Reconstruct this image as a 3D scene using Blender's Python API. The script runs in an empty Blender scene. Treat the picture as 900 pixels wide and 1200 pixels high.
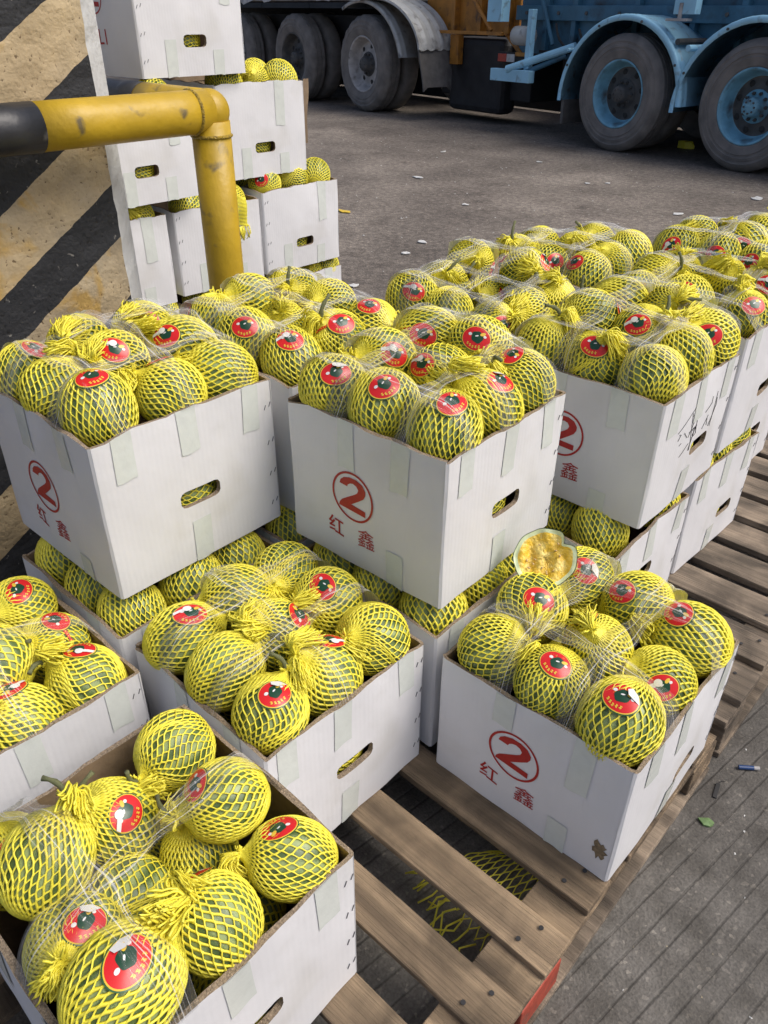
import bpy, math, random
import numpy as np
from mathutils import Vector, Matrix, Quaternion
R = math.radians
scene = bpy.context.scene
COL = scene.collection

# ---------------------------------------------------------------- camera
cam_d = bpy.data.cameras.new('camera'); cam = bpy.data.objects.new('camera', cam_d); COL.objects.link(cam)
F_PX = 907.35
cam_d.sensor_fit = 'VERTICAL'; cam_d.sensor_height = 36.0; cam_d.lens = 36.0 * F_PX / 1200.0
cam_d.clip_start = 0.02; cam_d.clip_end = 2000
CAMPOS = Vector((0.833, -0.9825, 1.2555)); YAW, PITCH, ROLL = 2.3135, 0.5758, 0.0069
fwd = Vector((math.cos(YAW) * math.cos(PITCH), math.sin(YAW) * math.cos(PITCH), -math.sin(PITCH)))
rgt = Vector((math.sin(YAW), -math.cos(YAW), 0)); upv = rgt.cross(fwd)
r2 = math.cos(ROLL) * rgt + math.sin(ROLL) * upv; u2 = -math.sin(ROLL) * rgt + math.cos(ROLL) * upv
cam.matrix_world = Matrix(((r2.x, u2.x, -fwd.x, CAMPOS.x), (r2.y, u2.y, -fwd.y, CAMPOS.y), (r2.z, u2.z, -fwd.z, CAMPOS.z), (0, 0, 0, 1)))
scene.camera = cam
scene.render.resolution_x = 768; scene.render.resolution_y = 1024

# ---------------------------------------------------------------- light
SUN_DIR = Vector((0.74, 0.40, 1.10)).normalized()      # towards the sun
SUN_EL = math.asin(SUN_DIR.z); SUN_AZ = math.atan2(SUN_DIR.x, SUN_DIR.y)
w = bpy.data.worlds.new('World'); scene.world = w; w.use_nodes = True
nt = w.node_tree; nt.nodes.clear()
sky = nt.nodes.new('ShaderNodeTexSky'); sky.sky_type = 'NISHITA'; sky.sun_disc = False
sky.sun_elevation = SUN_EL; sky.sun_rotation = SUN_AZ; sky.dust_density = 4.0; sky.air_density = 0.7; sky.ozone_density = 0.5
bg = nt.nodes.new('ShaderNodeBackground'); bg.inputs[1].default_value = 0.14
out = nt.nodes.new('ShaderNodeOutputWorld')
nt.links.new(sky.outputs[0], bg.inputs[0]); nt.links.new(bg.outputs[0], out.inputs[0])
sl = bpy.data.lights.new('sun', 'SUN'); sl.energy = 1.9; sl.angle = R(38); sl.color = (1.0, 0.975, 0.93)
so = bpy.data.objects.new('sun', sl); COL.objects.link(so)
so.rotation_euler = (-SUN_DIR).to_track_quat('-Z', 'Y').to_euler()
scene.view_settings.view_transform = 'Standard'; scene.view_settings.look = 'None'
scene.view_settings.exposure = 0.12; scene.view_settings.gamma = 1.0
scene.cycles.max_bounces = 6; scene.cycles.diffuse_bounces = 3; scene.cycles.glossy_bounces = 2
scene.cycles.transparent_max_bounces = 24; scene.cycles.transmission_bounces = 2

G = -0.13      # ground level; pallet tops are at z = 0
rnd = random.Random(11)

# ---------------------------------------------------------------- materials
def mat(name, col, rough=0.6, var=0.15, scale=20.0, bump=0.0, bscale=60.0, metal=0.0, col2=None, c2lo=0.45, c2hi=0.65, c2scale=6.0, spec=0.5, dirt=None, dscale=3.0, dlo=.55, dhi=.75):
    m = bpy.data.materials.new(name); m.use_nodes = True; n = m.node_tree; b = n.nodes['Principled BSDF']
    b.inputs['Roughness'].default_value = rough; b.inputs['Metallic'].default_value = metal
    b.inputs['Specular IOR Level'].default_value = spec
    tc = n.nodes.new('ShaderNodeTexCoord')
    def noise(sc, det=4.0, dist=0.0):
        t = n.nodes.new('ShaderNodeTexNoise'); t.inputs['Scale'].default_value = sc; t.inputs['Detail'].default_value = det
        t.inputs['Distortion'].default_value = dist; n.links.new(tc.outputs['Object'], t.inputs['Vector']); return t
    def ramp(src, lo, hi, c1, c2):
        r = n.nodes.new('ShaderNodeValToRGB'); r.color_ramp.elements[0].position = lo; r.color_ramp.elements[1].position = hi
        r.color_ramp.elements[0].color = (*c1, 1); r.color_ramp.elements[1].color = (*c2, 1); n.links.new(src, r.inputs[0]); return r
    def mix(fac, a, bb, mode='MIX'):
        x = n.nodes.new('ShaderNodeMix'); x.data_type = 'RGBA'; x.blend_type = mode
        n.links.new(fac, x.inputs[0]) if hasattr(fac, 'links') else setattr(x.inputs[0], 'default_value', fac)
        for s, v in ((x.inputs[6], a), (x.inputs[7], bb)):
            if hasattr(v, 'links'): n.links.new(v, s)
            else: s.default_value = (*v, 1)
        return x.outputs[2]
    n1 = noise(scale)
    lo = tuple(c * (1 - var) for c in col); hi = tuple(min(1, c * (1 + var)) for c in col)
    base = ramp(n1.outputs['Fac'], 0.3, 0.7, lo, hi).outputs[0]
    if col2:
        n2 = noise(c2scale, 5.0, 0.6); f = ramp(n2.outputs['Fac'], c2lo, c2hi, (0, 0, 0), (1, 1, 1)).outputs[0]
        base = mix(f, base, col2)
    if dirt:
        n3 = noise(dscale, 8.0, 0.3); f = ramp(n3.outputs['Fac'], dlo, dhi, (0, 0, 0), (1, 1, 1)).outputs[0]
        base = mix(f, base, dirt)
    n.links.new(base, b.inputs['Base Color'])
    if bump > 0:
        nb = noise(bscale, 6.0); bu = n.nodes.new('ShaderNodeBump'); bu.inputs['Strength'].default_value = bump
        bu.inputs['Distance'].default_value = 0.01
        n.links.new(nb.outputs['Fac'], bu.inputs['Height']); n.links.new(bu.outputs[0], b.inputs['Normal'])
    m['x'] = 1
    return m
def tree(m): return m.node_tree, m.node_tree.nodes['Principled BSDF']

M = {}
M['board'] = mat('white_cardboard', (.74, .74, .75), .55, .03, 9, .25, 14, dirt=(.62, .61, .58), dscale=6, dlo=.56, dhi=.85)
n, b = tree(M['board'])
# faint flute lines of the corrugated board
wv = n.nodes.new('ShaderNodeTexWave'); wv.wave_type = 'BANDS'; wv.bands_direction = 'DIAGONAL'; wv.inputs['Scale'].default_value = 60; wv.inputs['Distortion'].default_value = .4
tc = n.nodes.new('ShaderNodeTexCoord'); mp = n.nodes.new('ShaderNodeMapping'); mp.inputs['Scale'].default_value = (1, 1, 0)
n.links.new(tc.outputs['Object'], mp.inputs[0]); n.links.new(mp.outputs[0], wv.inputs['Vector'])
bu = n.nodes.new('ShaderNodeBump'); bu.inputs['Strength'].default_value = .05; bu.inputs['Distance'].default_value = .002
n.links.new(wv.outputs['Fac'], bu.inputs['Height']); old = b.inputs['Normal'].links[0].from_socket; n.links.new(old, bu.inputs['Normal']); n.links.new(bu.outputs[0], b.inputs['Normal'])
M['kraft'] = mat('brown_cardboard_inside', (.26, .185, .115), .8, .15, 25, .3, 40)
M['kraft_edge'] = mat('corrugated_cardboard_edge', (.30, .23, .16), .85, .5, 380, .5, 500)
M['print'] = mat('red_print', (.42, .022, .018), .5, .10, 90)
M['ink'] = mat('black_marker', (.02, .02, .022), .5, .1, 60)
M['staple'] = mat('staple_steel', (.20, .20, .21), .35, .2, 90, metal=.5)

def rind_mat(name, dark, light):
    m = bpy.data.materials.new(name); m.use_nodes = True; n = m.node_tree; b = n.nodes['Principled BSDF']
    tc = n.nodes.new('ShaderNodeTexCoord'); sx = n.nodes.new('ShaderNodeSeparateXYZ'); n.links.new(tc.outputs['Object'], sx.inputs[0])
    at = n.nodes.new('ShaderNodeMath'); at.operation = 'ARCTAN2'; n.links.new(sx.outputs[0], at.inputs[0]); n.links.new(sx.outputs[1], at.inputs[1])
    no = n.nodes.new('ShaderNodeTexNoise'); no.inputs['Scale'].default_value = 55; no.inputs['Detail'].default_value = 5; n.links.new(tc.outputs['Object'], no.inputs[0])
    ml = n.nodes.new('ShaderNodeMath'); ml.operation = 'MULTIPLY'; ml.inputs[1].default_value = 11; n.links.new(at.outputs[0], ml.inputs[0])
    m2 = n.nodes.new('ShaderNodeMath'); m2.operation = 'MULTIPLY_ADD'; m2.inputs[1].default_value = 5.5; n.links.new(no.outputs['Fac'], m2.inputs[0]); n.links.new(ml.outputs[0], m2.inputs[2])
    si = n.nodes.new('ShaderNodeMath'); si.operation = 'SINE'; n.links.new(m2.outputs[0], si.inputs[0])
    rp = n.nodes.new('ShaderNodeValToRGB'); rp.color_ramp.elements[0].position = .15; rp.color_ramp.elements[1].position = .85
    rp.color_ramp.elements[0].color = (*dark, 1); rp.color_ramp.elements[1].color = (*light, 1)
    ad = n.nodes.new('ShaderNodeMath'); ad.operation = 'MULTIPLY_ADD'; ad.inputs[1].default_value = .5; ad.inputs[2].default_value = .5
    n.links.new(si.outputs[0], ad.inputs[0]); n.links.new(ad.outputs[0], rp.inputs[0]); n.links.new(rp.outputs[0], b.inputs['Base Color'])
    b.inputs['Roughness'].default_value = .38
    return m
M['rind'] = rind_mat('striped_green_rind', (.085, .135, .045), (.300, .370, .160))
M['net'] = mat('yellow_netting', (.90, .80, .075), .42, .07, 60)
tree(M['net'])[1].inputs['Subsurface Weight'].default_value = 0.0
M['stem'] = mat('melon_stem', (.16, .17, .075), .7, .25, 90, .4, 120)
M['red'] = mat('sticker_red', (.68, .020, .022), .25, .04, 60)
M['rim'] = mat('sticker_green_rim', (.03, .12, .04), .25, .04, 60)
M['gold'] = mat('sticker_gold', (.80, .55, .06), .3, .04, 60)
M['dkgreen'] = mat('sticker_dark_green', (.012, .06, .03), .25, .2, 200)
M['white'] = mat('white_plastic', (.80, .80, .78), .35, .03, 60)
M['flesh'] = mat('yellow_melon_flesh', (.88, .56, .05), .28, .18, 60, .7, 90, col2=(.93, .72, .20), c2scale=45, c2lo=.45, c2hi=.6)
M['palerind'] = mat('pale_inner_rind', (.68, .76, .46), .35, .12, 60)
M['outrind'] = mat('cut_melon_skin', (.30, .44, .18), .35, .3, 60)
M['wood'] = mat('pallet_wood', (.38, .275, .17), .8, .30, 38, .7, 160, dirt=(.055, .038, .025), dscale=10, dlo=.40, dhi=.74)
M['wood_dark'] = mat('dark_pallet_wood', (.30, .235, .17), .8, .30, 45, .6, 160, dirt=(.09, .07, .052), dscale=11, dlo=.45, dhi=.75)  # darker, greyer tone than the other pallet wood
for k in ('wood', 'wood_dark'):
    n, b = tree(M[k])    # grain along the slat: stretch every noise along x
    tcn = [x for x in n.nodes if x.type == 'TEX_COORD'][0]
    oi = n.nodes.new('ShaderNodeObjectInfo'); ml = n.nodes.new('ShaderNodeMath'); ml.operation = 'MULTIPLY'; ml.inputs[1].default_value = 9.0; n.links.new(oi.outputs['Random'], ml.inputs[0])
    mp = n.nodes.new('ShaderNodeMapping'); mp.inputs['Scale'].default_value = (.055, 1.5, 1.5); n.links.new(tcn.outputs['Object'], mp.inputs[0]); n.links.new(ml.outputs[0], mp.inputs['Location'])
    for l in list(n.links):
        if l.from_node == tcn and l.to_node != mp: s = l.to_socket; n.links.remove(l); n.links.new(mp.outputs[0], s)
    bl = n.nodes.new('ShaderNodeTexNoise'); bl.inputs['Scale'].default_value = 9; bl.inputs['Detail'].default_value = 7; bl.inputs['Distortion'].default_value = .5
    lo_ = n.nodes.new('ShaderNodeVectorMath'); lo_.operation = 'ADD'; n.links.new(tcn.outputs['Object'], lo_.inputs[0]); n.links.new(ml.outputs[0], lo_.inputs[1]); n.links.new(lo_.outputs[0], bl.inputs['Vector'])
    r1 = n.nodes.new('ShaderNodeMapRange'); r1.inputs[1].default_value = .38; r1.inputs[2].default_value = .60; r1.inputs[3].default_value = .48; r1.inputs[4].default_value = 1.05; n.links.new(bl.outputs['Fac'], r1.inputs[0])
    r3 = n.nodes.new('ShaderNodeMapRange'); r3.inputs[3].default_value = .72; r3.inputs[4].default_value = 1.12; n.links.new(oi.outputs['Random'], r3.inputs[0])
    mu = n.nodes.new('ShaderNodeMath'); mu.operation = 'MULTIPLY'; n.links.new(r1.outputs[0], mu.inputs[0]); n.links.new(r3.outputs[0], mu.inputs[1])
    vm = n.nodes.new('ShaderNodeVectorMath'); vm.operation = 'SCALE'; old = b.inputs['Base Color'].links[0].from_socket; n.links.new(old, vm.inputs[0]); n.links.new(mu.outputs[0], vm.inputs['Scale']); n.links.new(vm.outputs[0], b.inputs['Base Color'])
M['redwood'] = mat('red_painted_wood', (.34, .055, .03), .65, .2, 30, .3, 80, dirt=(.12, .07, .05), dscale=20)
M['yellow'] = mat('yellow_pipe_paint', (.50, .325, .020), .42, .14, 12, .15, 60, dirt=(.16, .12, .05), dscale=16, dlo=.60, dhi=.70)
M['black'] = mat('black_pipe_paint', (.022, .023, .026), .4, .3, 12, .1, 60, dirt=(.09, .09, .09), dscale=22, dlo=.60, dhi=.75)
M['stucco'] = mat('pale_stucco', (.56, .57, .56), .8, .08, 16, .4, 60, dirt=(.38, .37, .35), dscale=9)
M['tyre'] = mat('dusty_tyre', (.16, .148, .138), .8, .2, 8, .3, 60, dirt=(.25, .23, .21), dscale=5, dlo=.4, dhi=.75)
M['rimgrey'] = mat('grey_wheel_steel', (.40, .385, .375), .55, .25, 9, .2, 40, dirt=(.06, .055, .05), dscale=7)
M['rimdark'] = mat('dark_wheel_steel', (.075, .075, .073), .6, .3, 9, dirt=(.13, .115, .10), dscale=9)
M['rimblue'] = mat('blue_wheel_steel', (.17, .40, .54), .5, .2, 9, .2, 40, dirt=(.07, .065, .06), dscale=6, dlo=.5, dhi=.7)
M['blue'] = mat('light_blue_truck_paint', (.34, .64, .82), .55, .10, 4, .1, 30, dirt=(.17, .21, .23), dscale=9, dlo=.58, dhi=.78)
M['darkblue'] = mat('dark_blue_truck_paint', (.05, .15, .23), .5, .25, 3, .05, 30, dirt=(.03, .035, .04), dscale=4)
M['orange'] = mat('orange_chassis_paint', (.40, .17, .025), .55, .25, 6, .1, 30, dirt=(.08, .05, .03), dscale=8)
M['greypaint'] = mat('grey_truck_paint', (.42, .43, .42), .5, .15, 6, .1, 30, dirt=(.12, .11, .10), dscale=8)
M['rubber'] = mat('black_rubber', (.03, .03, .03), .8, .2, 8)
M['mudflap'] = mat('dusty_mudflap', (.115, .11, .105), .8, .2, 12, .2, 40)
M['tarp'] = mat('pale_tarpaulin', (.50, .49, .47), .7, .15, 8, .8, 10, dirt=(.25, .23, .20), dscale=9)
M['darksteel'] = mat('dark_chassis_steel', (.022, .022, .024), .7, .3, 6)
M['scrap'] = mat('white_litter', (.62, .62, .60), .7, .1, 30)
M['leaf'] = mat('green_leaf', (.16, .26, .10), .6, .2, 60)
M['lighter'] = mat('blue_plastic', (.015, .05, .16), .3, .1, 60)
M['dirtpatch'] = mat('torn_brown_paper', (.20, .15, .09), .8, .4, 180)
M['backdrop'] = mat('dark_backdrop_wall', (.035, .037, .04), .8, .3, 1.5)

def plastic(name, alpha, streak, white):
    m = bpy.data.materials.new(name); m.use_nodes = True; n = m.node_tree; n.nodes.clear()
    o = n.nodes.new('ShaderNodeOutputMaterial'); tr = n.nodes.new('ShaderNodeBsdfTransparent'); tr.inputs[0].default_value = (1, 1, 1, 1)
    p = n.nodes.new('ShaderNodeBsdfPrincipled'); p.inputs['Base Color'].default_value = (*white, 1); p.inputs['Roughness'].default_value = .06
    tc = n.nodes.new('ShaderNodeTexCoord'); mp = n.nodes.new('ShaderNodeMapping'); mp.inputs['Scale'].default_value = (1.8, 18, 1)
    n.links.new(tc.outputs['UV'], mp.inputs[0])
    no = n.nodes.new('ShaderNodeTexNoise'); no.inputs['Scale'].default_value = 1.0; no.inputs['Detail'].default_value = 4; n.links.new(mp.outputs[0], no.inputs[0])
    rp = n.nodes.new('ShaderNodeMapRange'); rp.inputs[1].default_value = .54; rp.inputs[2].default_value = .70; rp.inputs[3].default_value = alpha; rp.inputs[4].default_value = streak  # white streaks mixed into the clear film stand in for glare
    n.links.new(no.outputs['Fac'], rp.inputs[0])
    fr = n.nodes.new('ShaderNodeFresnel'); fr.inputs[0].default_value = 1.42
    ad = n.nodes.new('ShaderNodeMath'); ad.operation = 'ADD'; ad.use_clamp = True; fm = n.nodes.new('ShaderNodeMath'); fm.operation = 'MULTIPLY'; fm.inputs[1].default_value = .75; n.links.new(fr.outputs[0], fm.inputs[0]); n.links.new(rp.outputs[0], ad.inputs[0]); n.links.new(fm.outputs[0], ad.inputs[1])
    bu = n.nodes.new('ShaderNodeBump'); bu.inputs['Strength'].default_value = .6; bu.inputs['Distance'].default_value = .006; n.links.new(no.outputs['Fac'], bu.inputs['Height'])
    n.links.new(bu.outputs[0], p.inputs['Normal'])
    mx = n.nodes.new('ShaderNodeMixShader'); n.links.new(ad.outputs[0], mx.inputs[0]); n.links.new(tr.outputs[0], mx.inputs[1]); n.links.new(p.outputs[0], mx.inputs[2]); n.links.new(mx.outputs[0], o.inputs[0])
    return m
M['film'] = plastic('clear_film', .01, .62, (.97, .97, .95))
M['tape'] = mat('clear_tape_on_card', (.665, .700, .655), .25, .03, 60, .15, 30)

# ---------------------------------------------------------------- mesh helpers
class MB:
    def __init__(s): s.v = []; s.f = []; s.mi = []; s.uv = None
    def add(s, vs, fs, mi=0):
        o = len(s.v); s.v += [tuple(map(float, v)) for v in vs]; s.f += [tuple(i + o for i in f) for f in fs]; s.mi += [mi] * len(fs)
    def box(s, lo, hi, mi=0, m=None):
        x0, y0, z0 = lo; x1, y1, z1 = hi
        vs = [Vector(p) for p in ((x0, y0, z0), (x1, y0, z0), (x1, y1, z0), (x0, y1, z0), (x0, y0, z1), (x1, y0, z1), (x1, y1, z1), (x0, y1, z1))]
        if m: vs = [m @ v for v in vs]
        s.add(vs, [(3, 2, 1, 0), (4, 5, 6, 7), (0, 1, 5, 4), (1, 2, 6, 5), (2, 3, 7, 6), (3, 0, 4, 7)], mi)
    def tube(s, pts, r, k=8, mi=0, flat=1.0, caps=True):
        pts = [Vector(p) for p in pts]; n = len(pts); rs = r if hasattr(r, '__len__') else [r] * n
        vs = []; t0 = (pts[1] - pts[0]).normalized(); a = t0.orthogonal().normalized()
        for i, p in enumerate(pts):
            t = (pts[min(i + 1, n - 1)] - pts[max(i - 1, 0)]).normalized()
            a = (a - t * a.dot(t)); a = a.normalized() if a.length > 1e-9 else t.orthogonal().normalized(); b = t.cross(a)
            for j in range(k):
                q = 2 * math.pi * j / k; vs.append(p + (a * math.cos(q) + b * math.sin(q) * flat) * rs[i])
        fs = [(i * k + j, i * k + (j + 1) % k, (i + 1) * k + (j + 1) % k, (i + 1) * k + j) for i in range(n - 1) for j in range(k)]
        if caps: fs += [tuple(range(k - 1, -1, -1)), tuple((n - 1) * k + j for j in range(k))]
        s.add(vs, fs, mi)
    def lathe(s, prof, k=48, m=None, mi=0, wob=None):
        # prof: (radius, height) about local z
        vs = []
        for i, (r, h) in enumerate(prof):
            for j in range(k):
                rr = r + (wob(i, j) if wob else 0); q = 2 * math.pi * j / k; v = Vector((rr * math.cos(q), rr * math.sin(q), h)); vs.append(m @ v if m else v)
        fs = [(i * k + j, i * k + (j + 1) % k, (i + 1) * k + (j + 1) % k, (i + 1) * k + j) for i in range(len(prof) - 1) for j in range(k)]
        s.add(vs, fs, mi)
    def mesh(s, name, mats, smooth=False):
        me = bpy.data.meshes.new(name); me.from_pydata(s.v, [], s.f)
        for m in (mats if isinstance(mats, (list, tuple)) else [mats]): me.materials.append(m)
        me.polygons.foreach_set('material_index', s.mi)
        if smooth: me.polygons.foreach_set('use_smooth', [True] * len(me.polygons))
        if s.uv:
            l = me.uv_layers.new(name='UVMap'); 
            for lp in me.loops: l.data[lp.index].uv = s.uv[lp.vertex_index]
        me.update(); return me
    def build(s, name, mats, parent=None, smooth=False, **kw):
        return link(name, s.mesh(name, mats, smooth), parent, **kw)
def link(name, me, parent=None, loc=None, rot=None):
    o = bpy.data.objects.new(name, me); COL.objects.link(o)
    if parent: o.parent = parent
    if loc is not None: o.location = loc
    if rot is not None: o.rotation_mode = 'QUATERNION'; o.rotation_quaternion = rot
    return o
def empty(name, loc=(0, 0, 0), rz=0, rot=None):
    o = bpy.data.objects.new(name, None); COL.objects.link(o); o.location = loc; o.empty_display_size = .05
    if rot is not None: o.rotation_mode = 'QUATERNION'; o.rotation_quaternion = rot
    else: o.rotation_euler = (0, 0, rz)
    return o
def tag(o, label=None, cat=None, group=None, kind=None):
    if label: o['label'] = label
    if cat: o['category'] = cat
    if group: o['group'] = group
    if kind: o['kind'] = kind
    return o
def bevel(o, wdt=.004, seg=2):
    md = o.modifiers.new('bevel', 'BEVEL'); md.width = wdt; md.segments = seg; md.limit_method = 'ANGLE'; return o

# ---------------------------------------------------------------- ground
def sheet(name, x0, y0, x1, y1, z, m, nx=1, ny=1):
    b = MB(); vs = [(x0 + (x1 - x0) * i / nx, y0 + (y1 - y0) * j / ny, z) for j in range(ny + 1) for i in range(nx + 1)]
    b.add(vs, [(j * (nx + 1) + i, j * (nx + 1) + i + 1, (j + 1) * (nx + 1) + i + 1, (j + 1) * (nx + 1) + i) for j in range(ny) for i in range(nx)])
    return tag(b.build(name, m), kind='structure')
def ground_mat(name, base, dark, groove=False):
    m = bpy.data.materials.new(name); m.use_nodes = True; n = m.node_tree; b = n.nodes['Principled BSDF']; b.inputs['Roughness'].default_value = .85
    tc = n.nodes.new('ShaderNodeTexCoord')
    def no(sc, det=5, src=None):
        t = n.nodes.new('ShaderNodeTexNoise'); t.inputs['Scale'].default_value = sc; t.inputs['Detail'].default_value = det; n.links.new(src or tc.outputs['Object'], t.inputs[0]); return t
    def rp(src, a, bb, c1, c2):
        r = n.nodes.new('ShaderNodeValToRGB'); r.color_ramp.elements[0].position = a; r.color_ramp.elements[1].position = bb
        r.color_ramp.elements[0].color = (*c1, 1); r.color_ramp.elements[1].color = (*c2, 1); n.links.new(src, r.inputs[0]); return r.outputs[0]
    def mx(mode, f, a, bb):
        x = n.nodes.new('ShaderNodeMix'); x.data_type = 'RGBA'; x.blend_type = mode
        if hasattr(f, 'links'): n.links.new(f, x.inputs[0])
        else: x.inputs[0].default_value = f
        n.links.new(a, x.inputs[6]); n.links.new(bb, x.inputs[7]); return x.outputs[2]
    c = rp(no(1.3, 8).outputs['Fac'], .35, .68, dark, base)
    grit = no(90 if not groove else 220, 3); vor = n.nodes.new('ShaderNodeTexVoronoi'); vor.inputs['Scale'].default_value = 75 if not groove else 170; n.links.new(tc.outputs['Object'], vor.inputs[0])
    c = mx('MULTIPLY', 1.0, c, rp(grit.outputs['Fac'], .3, .7, (.50, .50, .50) if not groove else (.75, .75, .75), (1.5, 1.47, 1.42) if not groove else (1.2, 1.2, 1.18)))
    sp = rp(vor.outputs['Color'], .80, .95, (0, 0, 0), (1, 1, 1))
    light = n.nodes.new('ShaderNodeRGB'); light.outputs[0].default_value = (base[0] * 2.1, base[1] * 2.05, base[2] * 1.95, 1)
    c = mx('MIX', sp, c, mx('MIX', .5, c, light.outputs[0]))
    if not groove: c = mx('MULTIPLY', 1.0, c, rp(no(24, 9).outputs['Fac'], .36, .62, (.70, .68, .66), (1.18, 1.16, 1.12)))
    stain = rp(no(3.3, 6).outputs['Fac'], .56, .74, (1, 1, 1), (.55, .53, .52)); c = mx('MULTIPLY', .8, c, stain)
    hsrc = grit.outputs['Fac']
    if groove:
        mp = n.nodes.new('ShaderNodeMapping'); mp.inputs['Rotation'].default_value = (0, 0, R(8.5)); n.links.new(tc.outputs['Object'], mp.inputs[0])
        warp = no(5, 3); ad = n.nodes.new('ShaderNodeVectorMath'); ad.operation = 'MULTIPLY_ADD'; ad.inputs[1].default_value = (.009, .0, 0); n.links.new(warp.outputs['Color'], ad.inputs[0]); n.links.new(mp.outputs[0], ad.inputs[2])
        sx = n.nodes.new('ShaderNodeSeparateXYZ'); n.links.new(ad.outputs[0], sx.inputs[0])
        md = n.nodes.new('ShaderNodeMath'); md.operation = 'PINGPONG'; md.inputs[1].default_value = .0190; n.links.new(sx.outputs[0], md.inputs[0])
        line = n.nodes.new('ShaderNodeMapRange'); line.inputs[1].default_value = .0; line.inputs[2].default_value = .0034; n.links.new(md.outputs[0], line.inputs[0])
        wear = n.nodes.new('ShaderNodeMapRange'); wear.inputs[1].default_value = .35; wear.inputs[2].default_value = .6; wear.inputs[3].default_value = .65; wear.inputs[4].default_value = .10; n.links.new(no(9, 4).outputs['Fac'], wear.inputs[0])
        gr = n.nodes.new('ShaderNodeMath'); gr.operation = 'MAXIMUM'; n.links.new(line.outputs[0], gr.inputs[0]); n.links.new(wear.outputs[0], gr.inputs[1])
        cc = n.nodes.new('ShaderNodeCombineXYZ'); [n.links.new(gr.outputs[0], cc.inputs[i]) for i in range(3)]
        c = mx('MULTIPLY', .40, c, cc.outputs[0])
        c = mx('MULTIPLY', 1.0, c, rp(no(14, 8).outputs['Fac'], .35, .62, (.66, .65, .63), (1.12, 1.12, 1.12)))
        hs = n.nodes.new('ShaderNodeMath'); hs.operation = 'MULTIPLY_ADD'; hs.inputs[1].default_value = 1.2; n.links.new(gr.outputs[0], hs.inputs[0]); n.links.new(grit.outputs['Fac'], hs.inputs[2]); hsrc = hs.outputs[0]
    c = mx('MULTIPLY', 1.0, c, rp(no(.55, 4).outputs['Fac'], .40, .62, (.74, .73, .72), (1.08, 1.08, 1.07)))
    n.links.new(c, b.inputs['Base Color'])
    bu = n.nodes.new('ShaderNodeBump'); bu.inputs['Strength'].default_value = .45 if groove else .9; bu.inputs['Distance'].default_value = .006; n.links.new(hsrc, bu.inputs['Height']); n.links.new(bu.outputs[0], b.inputs['Normal'])
    return m
M['asphalt'] = ground_mat('worn_asphalt', (.255, .228, .203), (.165, .146, .130))
M['concrete'] = ground_mat('grooved_concrete', (.192, .180, .163), (.130, .122, .112), True)
sheet('ground', -600, -600, 600, 600, G - .004, M['asphalt'])
sheet('concrete_pavement', -1.4, -6, 6, 1.75, G, M['concrete'])

# added so gaps under trucks stay dark: a long shed behind the trucks
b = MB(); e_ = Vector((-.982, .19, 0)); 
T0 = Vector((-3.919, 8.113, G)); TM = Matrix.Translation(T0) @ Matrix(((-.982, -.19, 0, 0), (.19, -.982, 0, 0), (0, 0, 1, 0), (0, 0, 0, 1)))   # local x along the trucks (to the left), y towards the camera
backdrop = empty('backdrop'); backdrop.matrix_world = TM
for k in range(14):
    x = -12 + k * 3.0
    p = MB(); p.box((x, -7.3, 0), (x + 2.96, -7.0, 5.0)); p.build('backdrop_panel', M['backdrop'], backdrop)
p = MB(); p.box((-12.2, -14, 5.0), (30.2, -5.6, 5.3)); p.build('backdrop_roof', M['backdrop'], backdrop)
tag(backdrop, 'long dark shed wall added to darken the gaps behind the parked trucks', 'backdrop')

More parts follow.
